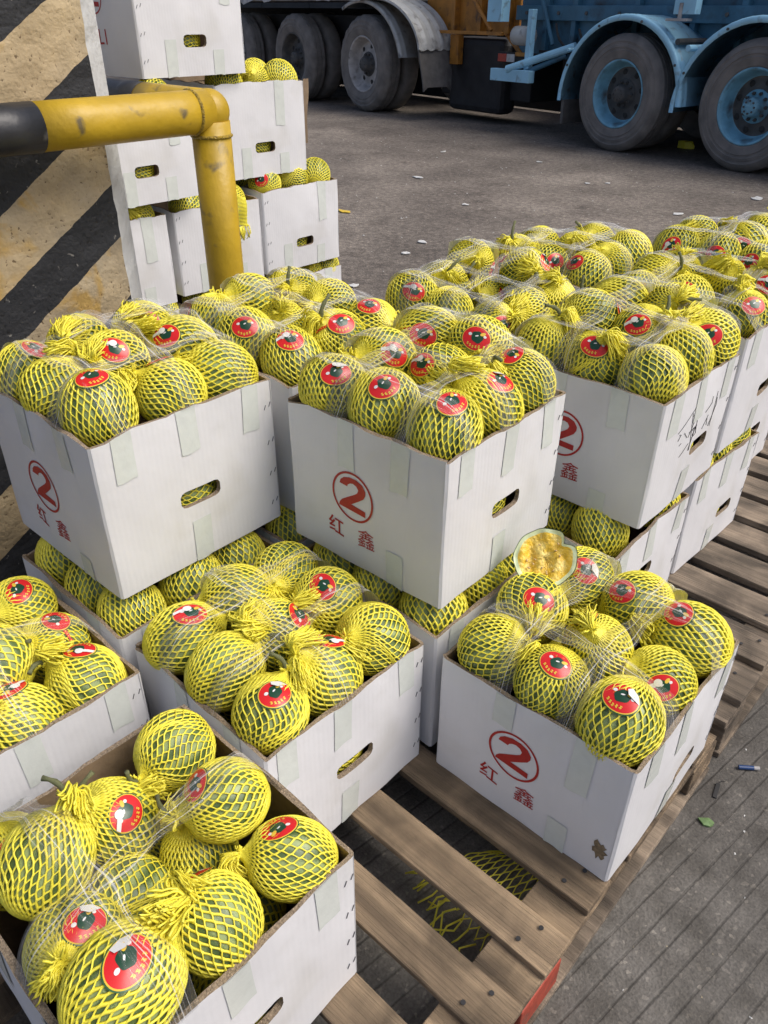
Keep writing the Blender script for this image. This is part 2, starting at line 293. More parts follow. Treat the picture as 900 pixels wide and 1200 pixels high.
# ---------------------------------------------------------------- striped pillar
def pillar_mat():
    m = bpy.data.materials.new('hazard_striped_concrete'); m.use_nodes = True; n = m.node_tree; b = n.nodes['Principled BSDF']; b.inputs['Roughness'].default_value = .75
    tc = n.nodes.new('ShaderNodeTexCoord'); sx = n.nodes.new('ShaderNodeSeparateXYZ'); n.links.new(tc.outputs['Object'], sx.inputs[0])
    def no(sc, det=5, dist=0):
        t = n.nodes.new('ShaderNodeTexNoise'); t.inputs['Scale'].default_value = sc; t.inputs['Detail'].default_value = det; t.inputs['Distortion'].default_value = dist; n.links.new(tc.outputs['Object'], t.inputs[0]); return t.outputs['Fac']
    def mt(op, a, bb, c=None):
        x = n.nodes.new('ShaderNodeMath'); x.operation = op
        for i, v in enumerate((a, bb, c)):
            if v is None: continue
            if hasattr(v, 'links'): n.links.new(v, x.inputs[i])
            else: x.inputs[i].default_value = v
        return x.outputs[0]
    def rp(src, a, bb, c1, c2):
        r = n.nodes.new('ShaderNodeValToRGB'); r.color_ramp.elements[0].position = a; r.color_ramp.elements[1].position = bb
        r.color_ramp.elements[0].color = (*c1, 1); r.color_ramp.elements[1].color = (*c2, 1); n.links.new(src, r.inputs[0]); return r.outputs[0]
    def mx(f, a, bb, mode='MIX'):
        x = n.nodes.new('ShaderNodeMix'); x.data_type = 'RGBA'; x.blend_type = mode
        if hasattr(f, 'links'): n.links.new(f, x.inputs[0])
        else: x.inputs[0].default_value = f
        n.links.new(a, x.inputs[6]); n.links.new(bb, x.inputs[7]); return x.outputs[2]
    d = mt('SUBTRACT', sx.outputs[2], mt('MULTIPLY', sx.outputs[1], .64))
    d = mt('ADD', d, mt('MULTIPLY', mt('SUBTRACT', no(22, 4), .5), .012)); d = mt('ADD', d, mt('MULTIPLY', mt('SUBTRACT', no(3, 2), .5), .012))
    ph = mt('FRACT', mt('DIVIDE', mt('ADD', d, .001 + .262 * 4), .262), 0)          # period of the stripes
    isb = mt('LESS_THAN', ph, .45)
    cream = rp(no(7, 9, .4), .30, .70, (.33, .25, .14), (.56, .44, .26))
    cream = mx(rp(no(3.2, 6), .45, .62, (0, 0, 0), (.6, .6, .6)), cream, rp(no(30, 4), .3, .7, (.22, .20, .16), (.34, .30, .23)))
    cream = mx(rp(no(5.1, 8, .5), .57, .62, (0, 0, 0), (.8, .8, .8)), cream, rp(no(30, 4), .3, .7, (.40, .24, .05), (.52, .33, .07)))
    blk = rp(no(8, 8), .3, .75, (.015, .016, .018), (.034, .036, .040))
    blk = mx(rp(no(60, 8, .6), .66, .72, (0, 0, 0), (.7, .7, .7)), blk, rp(no(30, 4), .3, .7, (.20, .19, .17), (.30, .29, .26)))
    c = mx(isb, cream, blk)
    pits = rp(no(95, 3), .30, .36, (.25, .2, .15), (1, 1, 1)); c = mx(.85, c, pits, 'MULTIPLY')
    n.links.new(c, b.inputs['Base Color'])
    bu = n.nodes.new('ShaderNodeBump'); bu.inputs['Strength'].default_value = .55; bu.inputs['Distance'].default_value = .006
    n.links.new(mt('ADD', no(95, 6), mt('MULTIPLY', no(14, 6), 1.5)), bu.inputs['Height']); n.links.new(bu.outputs[0], b.inputs['Normal'])
    return m
M['pillar'] = pillar_mat()
pil = empty('concrete_pillar', (0, 0, 0)); tag(pil, 'square concrete pillar with worn black and cream hazard stripes behind yellow rail', 'pillar')
px0, px1, py0, py1, ch = -.95, -1.65, -.75, .008, .075
rg = random.Random(3)
b = MB(); nz, ny = 90, 40
def rough(y, z): return (math.sin(z * 31 + y * 9) * .0016 + math.sin(z * 83 + 1.3 * y * 40) * .0012)
vs = []; 
for i in range(nz + 1):
    z = G + (2.7 - G) * i / nz
    for j in range(ny + 1):
        y = py0 + (py1 - py0) * j / ny
        if j == ny: y += .0010 * math.sin(z * 41) + .0007 * math.sin(z * 97 + 2) + rg.uniform(-.0006, .0006)
        vs.append((px0 + rough(y, z) + (0 if j == ny else 0), y, z))
b.add(vs, [(i * (ny + 1) + j, i * (ny + 1) + j + 1, (i + 1) * (ny + 1) + j + 1, (i + 1) * (ny + 1) + j) for i in range(nz) for j in range(ny)])
edge = [v for k, v in enumerate(vs) if k % (ny + 1) == ny]
b.build('striped_face', M['pillar'], pil)
b = MB(); vs = []
for v in edge:
    vs += [v, (px0 - ch, py1 + ch, v[2]), (px1, py1 + ch, v[2]), (px1, py0, v[2]), (px0, py0, v[2])]
b.add(vs, [(i * 5 + j, i * 5 + j + 1, (i + 1) * 5 + j + 1, (i + 1) * 5 + j) for i in range(nz) for j in range(4)] + [(nz * 5, nz * 5 + 1, nz * 5 + 2, nz * 5 + 3, nz * 5 + 4)])
b.build('plastered_side', M['stucco'], pil)

# ---------------------------------------------------------------- guard rail
rail = empty('guard_rail', (-.85, .234, G)); tag(rail, 'yellow and black steel pipe rail turning a corner round the striped pillar', 'guard rail')
rx, ry, rz_, rr = 0, 0, 1.053 - G, .0465
def pipe(name, a, c, m, r=rr, k=32):
    a, c = Vector(a), Vector(c); p = MB(); p.tube([a + (c - a) * t for t in (0, .25, .5, .75, 1)], r, k, 0, caps=True); o = p.build(name, m, rail, True); 
    o.data.polygons.foreach_set('use_smooth', [len(q.vertices) == 4 for q in o.data.polygons]); return o
pipe('post', (0, 0, 0), (0, 0, rz_ - .02), M['yellow'])
pipe('near_pipe', (0, 0.0, rz_), (0, -.425, rz_), M['yellow']); pipe('black_band', (0, -.425, rz_), (0, -.70, rz_), M['black'], rr + .0006)
pipe('near_pipe', (0, -.70, rz_), (0, -1.0, rz_), M['yellow']); pipe('black_band', (0, -1.0, rz_), (0, -1.3, rz_), M['black'], rr + .0006); pipe('post', (0, -1.25, 0), (0, -1.25, rz_), M['yellow'])
pipe('far_pipe', (0, 0, rz_), (-.26, 0, rz_), M['yellow']); pipe('black_band', (-.26, 0, rz_), (-.55, 0, rz_), M['black'], rr + .0006); pipe('far_pipe', (-.55, 0, rz_), (-.85, 0, rz_), M['yellow']); pipe('post', (-.85, 0, 0), (-.85, 0, rz_), M['yellow'])
p = MB(); p.lathe([(max(1e-4, rr * 1.03 * math.sin(math.pi * i / 16)), -rr * 1.03 * math.cos(math.pi * i / 16)) for i in range(17)], 32); p.build('elbow', M['yellow'], rail, True, loc=(0, 0, rz_))
M['weld'] = mat('weld_bead', (.40, .27, .03), .45, .5, 200, .8, 300, dirt=(.08, .06, .03), dscale=60)
for mm, nn in ((Matrix.Translation((0, 0, rz_ - .052)), 'weld_bead'), (Matrix.Translation((0, -.05, rz_)) @ Matrix.Rotation(R(90), 4, 'X'), 'weld_bead')):
    p = MB(); q = random.Random(5); wob = [q.uniform(0, .002) for _ in range(64)]
    p.lathe([(rr, -.004), (rr + .002, -.002), (rr + .0025, 0), (rr + .002, .002), (rr, .004)], 64, mm, 0, lambda i, j: wob[j] if 0 < i < 4 else 0); p.build(nn, M['weld'], rail, True)

# ---------------------------------------------------------------- pallets
def pallet(loc, x1, length, y0, y1, slats, thick, m, label, red=False, seed=1):
    q = random.Random(seed); root = empty('wooden_pallet', (x1, y0, G)); tag(root, label, 'pallet', 'wooden pallets under the melon boxes')
    for i, (a, c) in enumerate(slats):
        p = MB(); dx = q.uniform(-.006, .004); L = length; segs = 10; dz = q.uniform(-.003, 0)
        n_ = []
        for k in range(segs + 1):
            x = dx - L * k / segs; w1 = q.uniform(-.0012, .0012); w2 = q.uniform(-.0012, .0012)
            n_ += [(x, a - y0 + w1, -G - thick), (x, a - y0 + w1, -G + dz - .001), (x, c - y0 + w2, -G + dz - .001), (x, c - y0 + w2, -G - thick)]
        p.add(n_, [(k * 4 + j, k * 4 + (j + 1) % 4, (k + 1) * 4 + (j + 1) % 4, (k + 1) * 4 + j) for k in range(segs) for j in range(4)] + [(3, 2, 1, 0), tuple(segs * 4 + j for j in range(4))])
        o = p.build('slat', m, root); bevel(o, .0025, 2)
        for xx in (-.045, -.06 - q.uniform(0, .02)):
            nl = MB(); nl.lathe([(.0001, 0), (.0042, 0), (.0042, -.001)], 8, Matrix.Translation((xx, (a + c) / 2 - y0 + (.02 if xx == -.045 else -.02), -G + .0006))); nl.build('nail', M['darksteel'], root)
    zt = -G - thick
    for xx in (0, -length / 2, -length + .1):      # stringer boards under the slats, then blocks, then bottom boards
        p = MB(); p.box((xx - .10, .0, zt - .020), (xx - .003, y1 - y0, zt - .0005)); bevel(p.build('stringer_board', m, root), .002)
        for yi, yy in enumerate((0.005, (y1 - y0) * .527, y1 - y0 - .105)):
            p = MB(); p.box((xx - .10, yy, .0165), (xx - .001, yy + .115, zt - .0205)); bevel(p.build('block', M['redwood'] if red and xx == 0 and yi == 1 else m, root), .003)
        p = MB(); p.box((xx - .10, 0, .0), (xx + (.004 if xx == 0 else 0), y1 - y0, .016)); bevel(p.build('bottom_board', M['wood_dark'], root), .002)
    return root
s1 = [(-.355 + .1365 * k, -.278 + .1365 * k) for k in range(-6, 5)]
pallet(0, .603, 1.25, -1.21, .31, s1, .019, M['wood'], 'brown wooden pallet under the near boxes with a red painted corner block', True, 3)
s2 = [(.420 + .147 * k, .532 + .147 * k) for k in range(0, 9)]
pallet(0, .603, 1.05, .36, 1.73, s2, .022, M['wood_dark'], 'darker brown wooden pallet under the rear right boxes', False, 5)
s3 = [(.08 + .147 * k, .19 + .147 * k) for k in range(0, 9)]
o = pallet(0, -1.47, .50, .06, 1.40, s3, .022, M['wood_dark'], 'thick wooden pallet under the tall stack behind the yellow rail', False, 8); o.scale = (1, 1, .19 / .13)
BOX={
 'T1':(-0.255, -0.499, 0.351, 0.012, 0.382, 0.386, 0.316),
 'T2':(0.175, -0.114, 0.3395, 0.026, 0.382, 0.377, 0.305),
 'T3':(0.314, 0.379, 0.336, 0.01, 0.38, 0.374, 0.29),
 'T4':(0.3, 0.815, 0.3395, 0.0, 0.38, 0.38, 0.3),
 'T5':(-0.135, 0.885, 0.3395, 0.015, 0.38, 0.38, 0.3),
 'T6':(-0.075, 0.375, 0.3395, 0.012, 0.38, 0.38, 0.3),
 'T7':(-0.25, -0.075, 0.3395, 0.035, 0.4, 0.38, 0.3),
 'T9':(0.165, 1.3, 0.3395, 0.0, 0.38, 0.38, 0.3),
 'B1':(0.598, -0.155, 0, 0.006, 0.381, 0.406, 0.285),
 'B2':(0.177, -0.53, 0, -0.016, 0.375, 0.369, 0.3),
 'B3':(0.386, -0.927, 0, 0, 0.4, 0.381, 0.303),
 'B4':(-0.124, -0.935, 0, 0, 0.38, 0.381, 0.3),
 'B5':(-0.222, -0.535, 0, 0.0, 0.385, 0.385, 0.3),
 'B6':(0.19, -0.138, 0, 0.0, 0.38, 0.39, 0.3),
 'B7':(0.31, 0.29, 0, 0.0, 0.38, 0.375, 0.3),
 'B8':(0.29, 0.745, 0, -0.038, 0.38, 0.373, 0.295),
 'B10':(-0.215, -0.13, 0, 0.02, 0.38, 0.38, 0.3),
 'B11':(-0.09, 0.3, 0, 0.0, 0.38, 0.38, 0.3),
 'B12':(-0.12, 0.8, 0, 0.01, 0.38, 0.38, 0.3),
 'B13':(0.2, 1.25, 0, 0, 0.38, 0.38, 0.3),
}
MELONS=[
 ('T1', [-0.3428, -0.426, 0.6756], 0.0619, [-0.472, 0.056, 0.88], [0.17, -0.063, 0.983], 0, 0.23, 0.19),
 ('T1', [-0.3235, -0.2956, 0.6707], 0.0614, [-0.566, -0.589, 0.577], [-0.404, 0.006, 0.915], 1, 0.17, 0.53),
 ('T1', [-0.3259, -0.1809, 0.6728], 0.0626, [-0.586, -0.771, 0.248], None, 1, 0.18, 0.83),
 ('T1', [-0.4589, -0.4358, 0.6769], 0.0616, [-0.03, 0.618, 0.785], None, 1, 0.53, 0.17),
 ('T1', [-0.5722, -0.4372, 0.6744], 0.0613, [-0.484, 0.366, 0.795], [0.313, 0.238, 0.919], 0, 0.83, 0.17),
 ('T1', [-0.458, -0.321, 0.6978], 0.0626, [0.531, -0.761, 0.373], [0.657, -0.308, 0.688], 1, 0.53, 0.47),
 ('T1', [-0.4434, -0.1794, 0.6928], 0.0647, [-0.56, -0.747, 0.359], [0.278, -0.715, 0.641], 1, 0.48, 0.83),
 ('T1', [-0.5759, -0.3244, 0.6938], 0.0642, [0.568, -0.644, 0.512], None, 1, 0.83, 0.46),
 ('T1', [-0.5765, -0.184, 0.6906], 0.0641, [0.416, -0.749, 0.515], [0.766, -0.293, 0.572], 1, 0.83, 0.83),
 ('T2', [0.1041, -0.0358, 0.6474], 0.0642, [-0.286, 0.538, 0.793], [0.291, -0.152, 0.944], 0, 0.18, 0.21),
 ('T2', [-0.0271, -0.0465, 0.6563], 0.0642, [-0.484, 0.52, 0.704], [0.353, -0.39, 0.85], 0, 0.52, 0.19),
 ('T2', [-0.144, -0.0577, 0.6602], 0.0618, [-0.462, 0.556, 0.691], [0.523, -0.41, 0.747], 0, 0.83, 0.17),
 ('T2', [0.1039, 0.082, 0.656], 0.0622, [-0.561, -0.43, 0.707], [0.459, -0.016, 0.888], 1, 0.17, 0.52),
 ('T2', [0.1014, 0.1957, 0.6631], 0.0635, [-0.38, -0.622, 0.684], [-0.186, -0.327, 0.927], 1, 0.17, 0.83),
 ('T2', [-0.0201, 0.1064, 0.6656], 0.0639, [0.813, -0.544, 0.205], [-0.139, -0.771, 0.621], 1, 0.5, 0.6),
 ('T2', [-0.1484, 0.0846, 0.6701], 0.0644, [-0.244, -0.916, 0.318], [0.746, -0.368, 0.556], 1, 0.83, 0.55),
 ('T2', [-0.1365, 0.2035, 0.6893], 0.0645, [-0.727, -0.685, -0.048], [0.437, -0.789, 0.431], 1, 0.79, 0.86),
 ('T2', [-0.0156, 0.2195, 0.696], 0.0613, [0.582, -0.797, 0.161], [0.363, -0.731, 0.577], 1, 0.48, 0.9),
 ('T3', [0.2447, 0.4566, 0.6358], 0.0645, [-0.454, 0.444, 0.772], None, 0, 0.18, 0.21),
 ('T3', [0.1219, 0.4454, 0.6364], 0.0644, [0.278, -0.388, 0.879], [0.176, -0.641, 0.747], 1, 0.5, 0.18),
 ('T3', [-0.0009, 0.4427, 0.6419], 0.063, [0.329, 0.008, 0.944], None, 1, 0.83, 0.18),
 ('T3', [0.249, 0.5746, 0.6493], 0.0627, [-0.531, 0.082, 0.844], None, 1, 0.17, 0.52),
 ('T3', [0.2485, 0.69, 0.6527], 0.0634, [-0.268, -0.801, 0.536], [0.336, -0.824, 0.456], 1, 0.16, 0.83),
 ('T3', [0.135, 0.6062, 0.6573], 0.0627, [0.652, -0.132, 0.747], [0.167, -0.756, 0.633], 1, 0.47, 0.61),
 ('T3', [0.0191, 0.5869, 0.6752], 0.0616, [-0.225, -0.973, 0.05], [0.814, 0.491, 0.311], 1, 0.77, 0.56),
 ('T3', [0.1449, 0.7212, 0.6831], 0.0622, [0.403, -0.706, 0.582], None, 1, 0.44, 0.92),
 ('T3', [0.0266, 0.704, 0.6755], 0.0643, [-0.709, -0.678, 0.193], None, 1, 0.75, 0.88),
 ('T4', [0.2321, 0.9403, 0.6369], 0.0631, [-0.236, -0.101, 0.966], [0.499, -0.515, 0.697], 1, 0.18, 0.33),
 ('T4', [0.0918, 0.9415, 0.6395], 0.0629, [-0.347, 0.473, 0.81], [0.144, -0.726, 0.673], 0, 0.55, 0.33),
 ('T4', [-0.013, 0.882, 0.6442], 0.0624, [-0.171, 0.72, 0.673], [0.527, -0.657, 0.539], 0, 0.82, 0.18),
 ('T4', [0.0965, 1.127, 0.6544], 0.065, [0.36, -0.529, 0.769], None, 1, 0.54, 0.82),
 ('T4', [-0.016, 1.103, 0.6574], 0.0618, [0.311, -0.589, 0.746], None, 1, 0.83, 0.76),
 ('T4', [0.2166, 1.1099, 0.6597], 0.0627, [-0.217, -0.471, 0.855], [0.323, -0.795, 0.514], 1, 0.22, 0.78),
 ('T4', [-0.0209, 0.9867, 0.6692], 0.0618, [0.843, -0.262, 0.469], None, 1, 0.84, 0.45),
 ('T5', [-0.2033, 0.9597, 0.6469], 0.0628, [0.067, 0.62, 0.782], [-0.287, -0.689, 0.666], 0, 0.18, 0.2),
 ('T5', [-0.3292, 0.9548, 0.6452], 0.0612, [-0.278, 0.74, 0.612], [0.705, -0.502, 0.502], 0, 0.51, 0.19),
 ('T5', [-0.2055, 1.078, 0.6505], 0.0638, [-0.085, -0.713, 0.696], None, 1, 0.18, 0.51),
 ('T5', [-0.4472, 0.9751, 0.6437], 0.0646, [0.182, -0.621, 0.762], [-0.128, -0.932, 0.34], 1, 0.82, 0.25),
 ('T5', [-0.207, 1.1966, 0.6564], 0.0648, [-0.282, 0.214, 0.935], None, 0, 0.18, 0.82),
 ('T5', [-0.3188, 1.0881, 0.6568], 0.0639, [0.196, -0.647, 0.737], None, 1, 0.48, 0.54),
 ('T5', [-0.4489, 1.1033, 0.6442], 0.0648, [0.292, -0.798, 0.528], None, 1, 0.82, 0.59),
 ('T5', [-0.3211, 1.2027, 0.6669], 0.0611, [-0.022, -0.829, 0.558], None, 1, 0.48, 0.84),
 ('T6', [-0.3926, 0.4505, 0.661], 0.0623, [-0.63, 0.157, 0.761], [0.604, -0.617, 0.505], 0, 0.83, 0.21),
 ('T6', [-0.2766, 0.4484, 0.6466], 0.061, [-0.222, 0.171, 0.96], None, 0, 0.53, 0.2),
 ('T6', [-0.3951, 0.5796, 0.6603], 0.0612, [0.501, -0.573, 0.649], None, 1, 0.84, 0.55),
 ('T6', [-0.157, 0.4554, 0.6395], 0.0617, [0.814, -0.062, 0.578], [0.789, -0.459, 0.409], 1, 0.21, 0.21),
 ('T6', [-0.3235, 0.6832, 0.61], 0.0641, [0.153, -0.866, 0.476], [0.864, -0.097, 0.493], 1, 0.64, 0.82),
 ('T6', [-0.1456, 0.6873, 0.6462], 0.0625, [0.367, -0.259, 0.894], None, 1, 0.18, 0.82),
 ('T6', [-0.2458, 0.7135, 0.6914], 0.0622, [0.764, -0.524, 0.376], [0.774, 0.262, 0.576], 1, 0.44, 0.9),
 ('T6', [-0.1429, 0.5722, 0.6487], 0.0614, [0.221, -0.926, 0.306], None, 1, 0.17, 0.52),
 ('T6', [-0.411, 0.7031, 0.6883], 0.0649, [0.692, -0.568, 0.446], [0.924, 0.345, -0.165], 1, 0.87, 0.87),
 ('T7', [-0.3287, -0.0003, 0.6451], 0.065, [-0.701, 0.2, 0.685], [0.351, -0.313, 0.883], 0, 0.19, 0.2),
 ('T7', [-0.3219, 0.12, 0.6578], 0.0629, [0.087, -0.599, 0.796], [0.578, -0.3, 0.759], 1, 0.16, 0.52),
 ('T7', [-0.3295, 0.2372, 0.6535], 0.062, [0.959, 0.095, 0.267], [0.2, -0.295, 0.934], 1, 0.17, 0.83),
 ('T7', [-0.4668, -0.007, 0.6569], 0.0626, [-0.527, 0.503, 0.685], [0.525, -0.444, 0.726], 0, 0.54, 0.2),
 ('T7', [-0.5899, -0.0016, 0.6588], 0.0611, [-0.036, 0.258, 0.966], [-0.601, -0.674, 0.431], 0, 0.84, 0.22),
 ('T7', [-0.4827, 0.1107, 0.6446], 0.0627, [0.486, -0.425, 0.764], None, 1, 0.57, 0.51),
 ('T7', [-0.4693, 0.2403, 0.6729], 0.062, [0.289, -0.898, 0.331], None, 1, 0.52, 0.85),
 ('T7', [-0.5994, 0.1147, 0.6771], 0.0646, [-0.123, -0.92, 0.373], [0.895, 0.445, 0.035], 1, 0.86, 0.53),
 ('T7', [-0.5893, 0.2332, 0.6725], 0.0643, [0.561, -0.633, 0.534], [0.668, 0.743, 0.037], 1, 0.82, 0.84),
 ('T9', [-0.1482, 1.3924, 0.6481], 0.0626, [-0.292, 0.528, 0.797], [0.089, -0.92, 0.383], 0, 0.82, 0.24),
 ('T9', [-0.0185, 1.3848, 0.6504], 0.0646, [-0.29, 0.658, 0.695], [0.217, -0.907, 0.361], 0, 0.48, 0.22),
 ('T9', [0.0967, 1.4239, 0.6412], 0.0636, [0.007, 0.608, 0.794], [-0.206, -0.943, 0.261], 0, 0.18, 0.33),
 ('T9', [0.0084, 1.5027, 0.6686], 0.0642, [-0.871, -0.215, 0.443], [0.287, -0.941, 0.178], 1, 0.41, 0.53),
 ('T9', [-0.1491, 1.5303, 0.6582], 0.064, [-0.198, -0.943, 0.268], None, 1, 0.83, 0.61),
 ('T9', [0.013, 1.6225, 0.6743], 0.063, [0.557, 0.262, 0.788], None, 1, 0.4, 0.85),
 ('B1', [0.5303, -0.0881, 0.2967], 0.0637, [0.012, 0.704, 0.71], [-0.013, -0.269, 0.963], 0, 0.18, 0.17),
 ('B1', [0.4028, -0.092, 0.2997], 0.0612, [0.164, -0.074, 0.984], [0.17, -0.233, 0.958], 0, 0.51, 0.16),
 ('B1', [0.2852, -0.0882, 0.2942], 0.0646, [0.756, 0.178, 0.63], [0.913, 0.259, 0.315], 1, 0.82, 0.17),
 ('B1', [0.5305, 0.0515, 0.282], 0.0615, [-0.718, -0.534, 0.445], [0.345, -0.747, 0.568], 1, 0.17, 0.51),
 ('B1', [0.5281, 0.1705, 0.2998], 0.0649, [-0.932, -0.285, 0.225], [-0.336, -0.3, 0.893], 1, 0.18, 0.8),
 ('B1', [0.2785, 0.0356, 0.3118], 0.0637, [0.51, -0.84, 0.184], [0.407, -0.425, 0.808], 1, 0.84, 0.47),
 ('B1', [0.4146, 0.1876, 0.3062], 0.0612, [-0.707, -0.61, -0.358], [-0.293, -0.631, 0.718], 1, 0.48, 0.85),
 ('B1', [0.4214, 0.0326, 0.2978], 0.0617, [-0.07, -0.437, 0.897], [-0.541, 0.062, 0.839], 1, 0.46, 0.46),
 ('B1', [0.296, 0.1781, 0.3078], 0.0635, [-0.097, -0.971, 0.218], [0.383, -0.469, 0.796], 1, 0.79, 0.82),
 ('B2', [0.1102, -0.4627, 0.3016], 0.0615, [-0.176, 0.702, 0.69], [0.287, -0.037, 0.957], 1, 0.18, 0.18),
 ('B2', [-0.0104, -0.4588, 0.3101], 0.0642, [0.164, 0.888, 0.429], None, 1, 0.5, 0.18),
 ('B2', [-0.1291, -0.4573, 0.3116], 0.0641, [0.329, 0.907, 0.262], [0.255, 0.085, 0.963], 1, 0.82, 0.18),
 ('B2', [0.1107, -0.3456, 0.2994], 0.0645, [-0.273, -0.51, 0.816], [-0.076, 0.335, 0.939], 1, 0.18, 0.5),
 ('B2', [0.1143, -0.2275, 0.3074], 0.0632, [-0.034, -0.843, 0.537], None, 1, 0.18, 0.82),
 ('B2', [-0.018, -0.3433, 0.3085], 0.0645, [0.03, -0.681, 0.731], [0.509, 0.485, 0.711], 1, 0.53, 0.5),
 ('B2', [-0.1352, -0.3349, 0.3286], 0.0618, [-0.508, -0.861, 0.009], None, 1, 0.84, 0.52),
 ('B2', [-0.0074, -0.2232, 0.3203], 0.0637, [-0.097, -0.907, 0.41], [0.197, -0.38, 0.904], 1, 0.5, 0.82),
 ('B2', [-0.1296, -0.2195, 0.3211], 0.0623, [0.55, -0.779, 0.302], None, 1, 0.83, 0.83),
 ('B3', [0.3267, -0.8547, 0.3379], 0.0646, [-0.102, 0.954, 0.281], [0.251, 0.118, 0.961], 1, 0.15, 0.19),
 ('B3', [0.132, -0.8431, 0.3527], 0.0577, [-0.425, 0.736, 0.527], None, 1, 0.63, 0.22),
 ('B3', [0.0995, -0.7399, 0.2954], 0.0566, [-0.133, -0.472, 0.871], [0.604, 0.119, 0.788], 1, 0.72, 0.49),
 ('B3', [0.0773, -0.6197, 0.32], 0.0568, [0.143, -0.99, -0.0], None, 1, 0.77, 0.81),
 ('B3', [0.219, -0.6307, 0.3459], 0.055, [-0.402, -0.915, 0.021], [-0.355, -0.524, 0.774], 1, 0.42, 0.78),
 ('B3', [0.3261, -0.6093, 0.301], 0.055, [-0.619, -0.729, 0.29], [-0.306, -0.007, 0.952], 1, 0.15, 0.83),
 ('B3', [0.3241, -0.7328, 0.3033], 0.057, [-0.682, -0.178, 0.709], [-0.805, 0.144, 0.575], 1, 0.15, 0.51),
 ('B3', [0.1896, -0.7795, 0.2521], 0.0567, [0.502, -0.815, 0.29], None, 1, 0.49, 0.39),
 ('B3', [0.2237, -0.8641, 0.3029], 0.058, [0.542, -0.412, 0.732], [0.324, 0.217, 0.921], 1, 0.41, 0.16),
 ('B3', [0.0479, -0.8651, 0.2917], 0.0571, [-0.258, 0.099, 0.961], [0.564, 0.088, 0.821], 0, 0.85, 0.16),
 ('B3', [0.1999, -0.6732, 0.252], 0.0554, [-0.227, -0.083, 0.97], None, 0, 0.47, 0.67),
 ('B4', [-0.1913, -0.6213, 0.2803], 0.0625, [-0.517, -0.547, 0.658], [-0.184, 0.117, 0.976], 1, 0.18, 0.82),
 ('B4', [-0.1929, -0.7405, 0.2713], 0.0641, [-0.083, -0.664, 0.743], [-0.231, 0.075, 0.97], 1, 0.18, 0.51),
 ('B4', [-0.3074, -0.621, 0.2839], 0.0622, [0.128, -0.736, 0.665], [0.116, 0.223, 0.968], 1, 0.48, 0.82),
 ('B4', [-0.4236, -0.6204, 0.3061], 0.0619, [0.306, -0.819, 0.485], [0.363, -0.012, 0.932], 1, 0.79, 0.83),
 ('B4', [-0.2939, -0.7234, 0.3279], 0.0629, [-0.727, -0.082, 0.681], None, 0, 0.45, 0.56),
 ('B5', [-0.5377, -0.4657, 0.2869], 0.0645, [-0.097, -0.101, 0.99], None, 0, 0.82, 0.18),
 ('B5', [-0.4209, -0.4672, 0.276], 0.063, [-0.612, 0.417, 0.673], None, 0, 0.52, 0.18),
 ('B5', [-0.301, -0.4644, 0.2748], 0.0627, [-0.696, 0.031, 0.718], None, 0, 0.21, 0.18),
 ('B5', [-0.2911, -0.3347, 0.2818], 0.0644, [-0.329, 0.452, 0.829], [-0.075, -0.365, 0.928], 0, 0.18, 0.52),
 ('B5', [-0.2908, -0.2188, 0.2741], 0.0641, [-0.413, 0.222, 0.883], None, 0, 0.18, 0.82),
 ('B10', [-0.285, -0.0618, 0.2726], 0.0639, [-0.58, 0.137, 0.803], None, 0, 0.18, 0.18),
 ('B6', [-0.0064, -0.0708, 0.2772], 0.0624, [-0.42, 0.576, 0.701], None, 0, 0.52, 0.17),
 ('B6', [0.1212, -0.0629, 0.2725], 0.0641, [-0.401, 0.578, 0.711], None, 0, 0.18, 0.19),
 ('B6', [0.1204, 0.0669, 0.2797], 0.0649, [-0.158, -0.521, 0.839], None, 1, 0.18, 0.53),
 ('B6', [0.1218, 0.1838, 0.2536], 0.0635, [-0.327, 0.237, 0.915], None, 0, 0.18, 0.83),
 ('B6', [-0.1216, -0.0696, 0.2774], 0.0637, [-0.304, 0.098, 0.947], None, 0, 0.82, 0.18),
 ('B7', [0.1008, 0.4217, 0.2665], 0.0616, [-0.371, 0.61, 0.7], None, 0, 0.55, 0.35),
 ('B7', [0.2186, 0.4023, 0.2788], 0.0642, [-0.424, 0.394, 0.815], None, 0, 0.24, 0.3),
 ('B7', [0.2435, 0.5985, 0.2812], 0.0617, [-0.052, 0.335, 0.941], None, 0, 0.17, 0.82),
 ('B8', [0.2274, 0.8315, 0.276], 0.0611, [-0.02, 0.668, 0.744], None, 0, 0.17, 0.23),
 ('B8', [0.2316, 0.9417, 0.2763], 0.0611, [-0.073, 0.42, 0.904], None, 0, 0.17, 0.52),
 ('B8', [0.2321, 1.0509, 0.2867], 0.0648, [-0.037, 0.832, 0.554], None, 0, 0.18, 0.81),
]

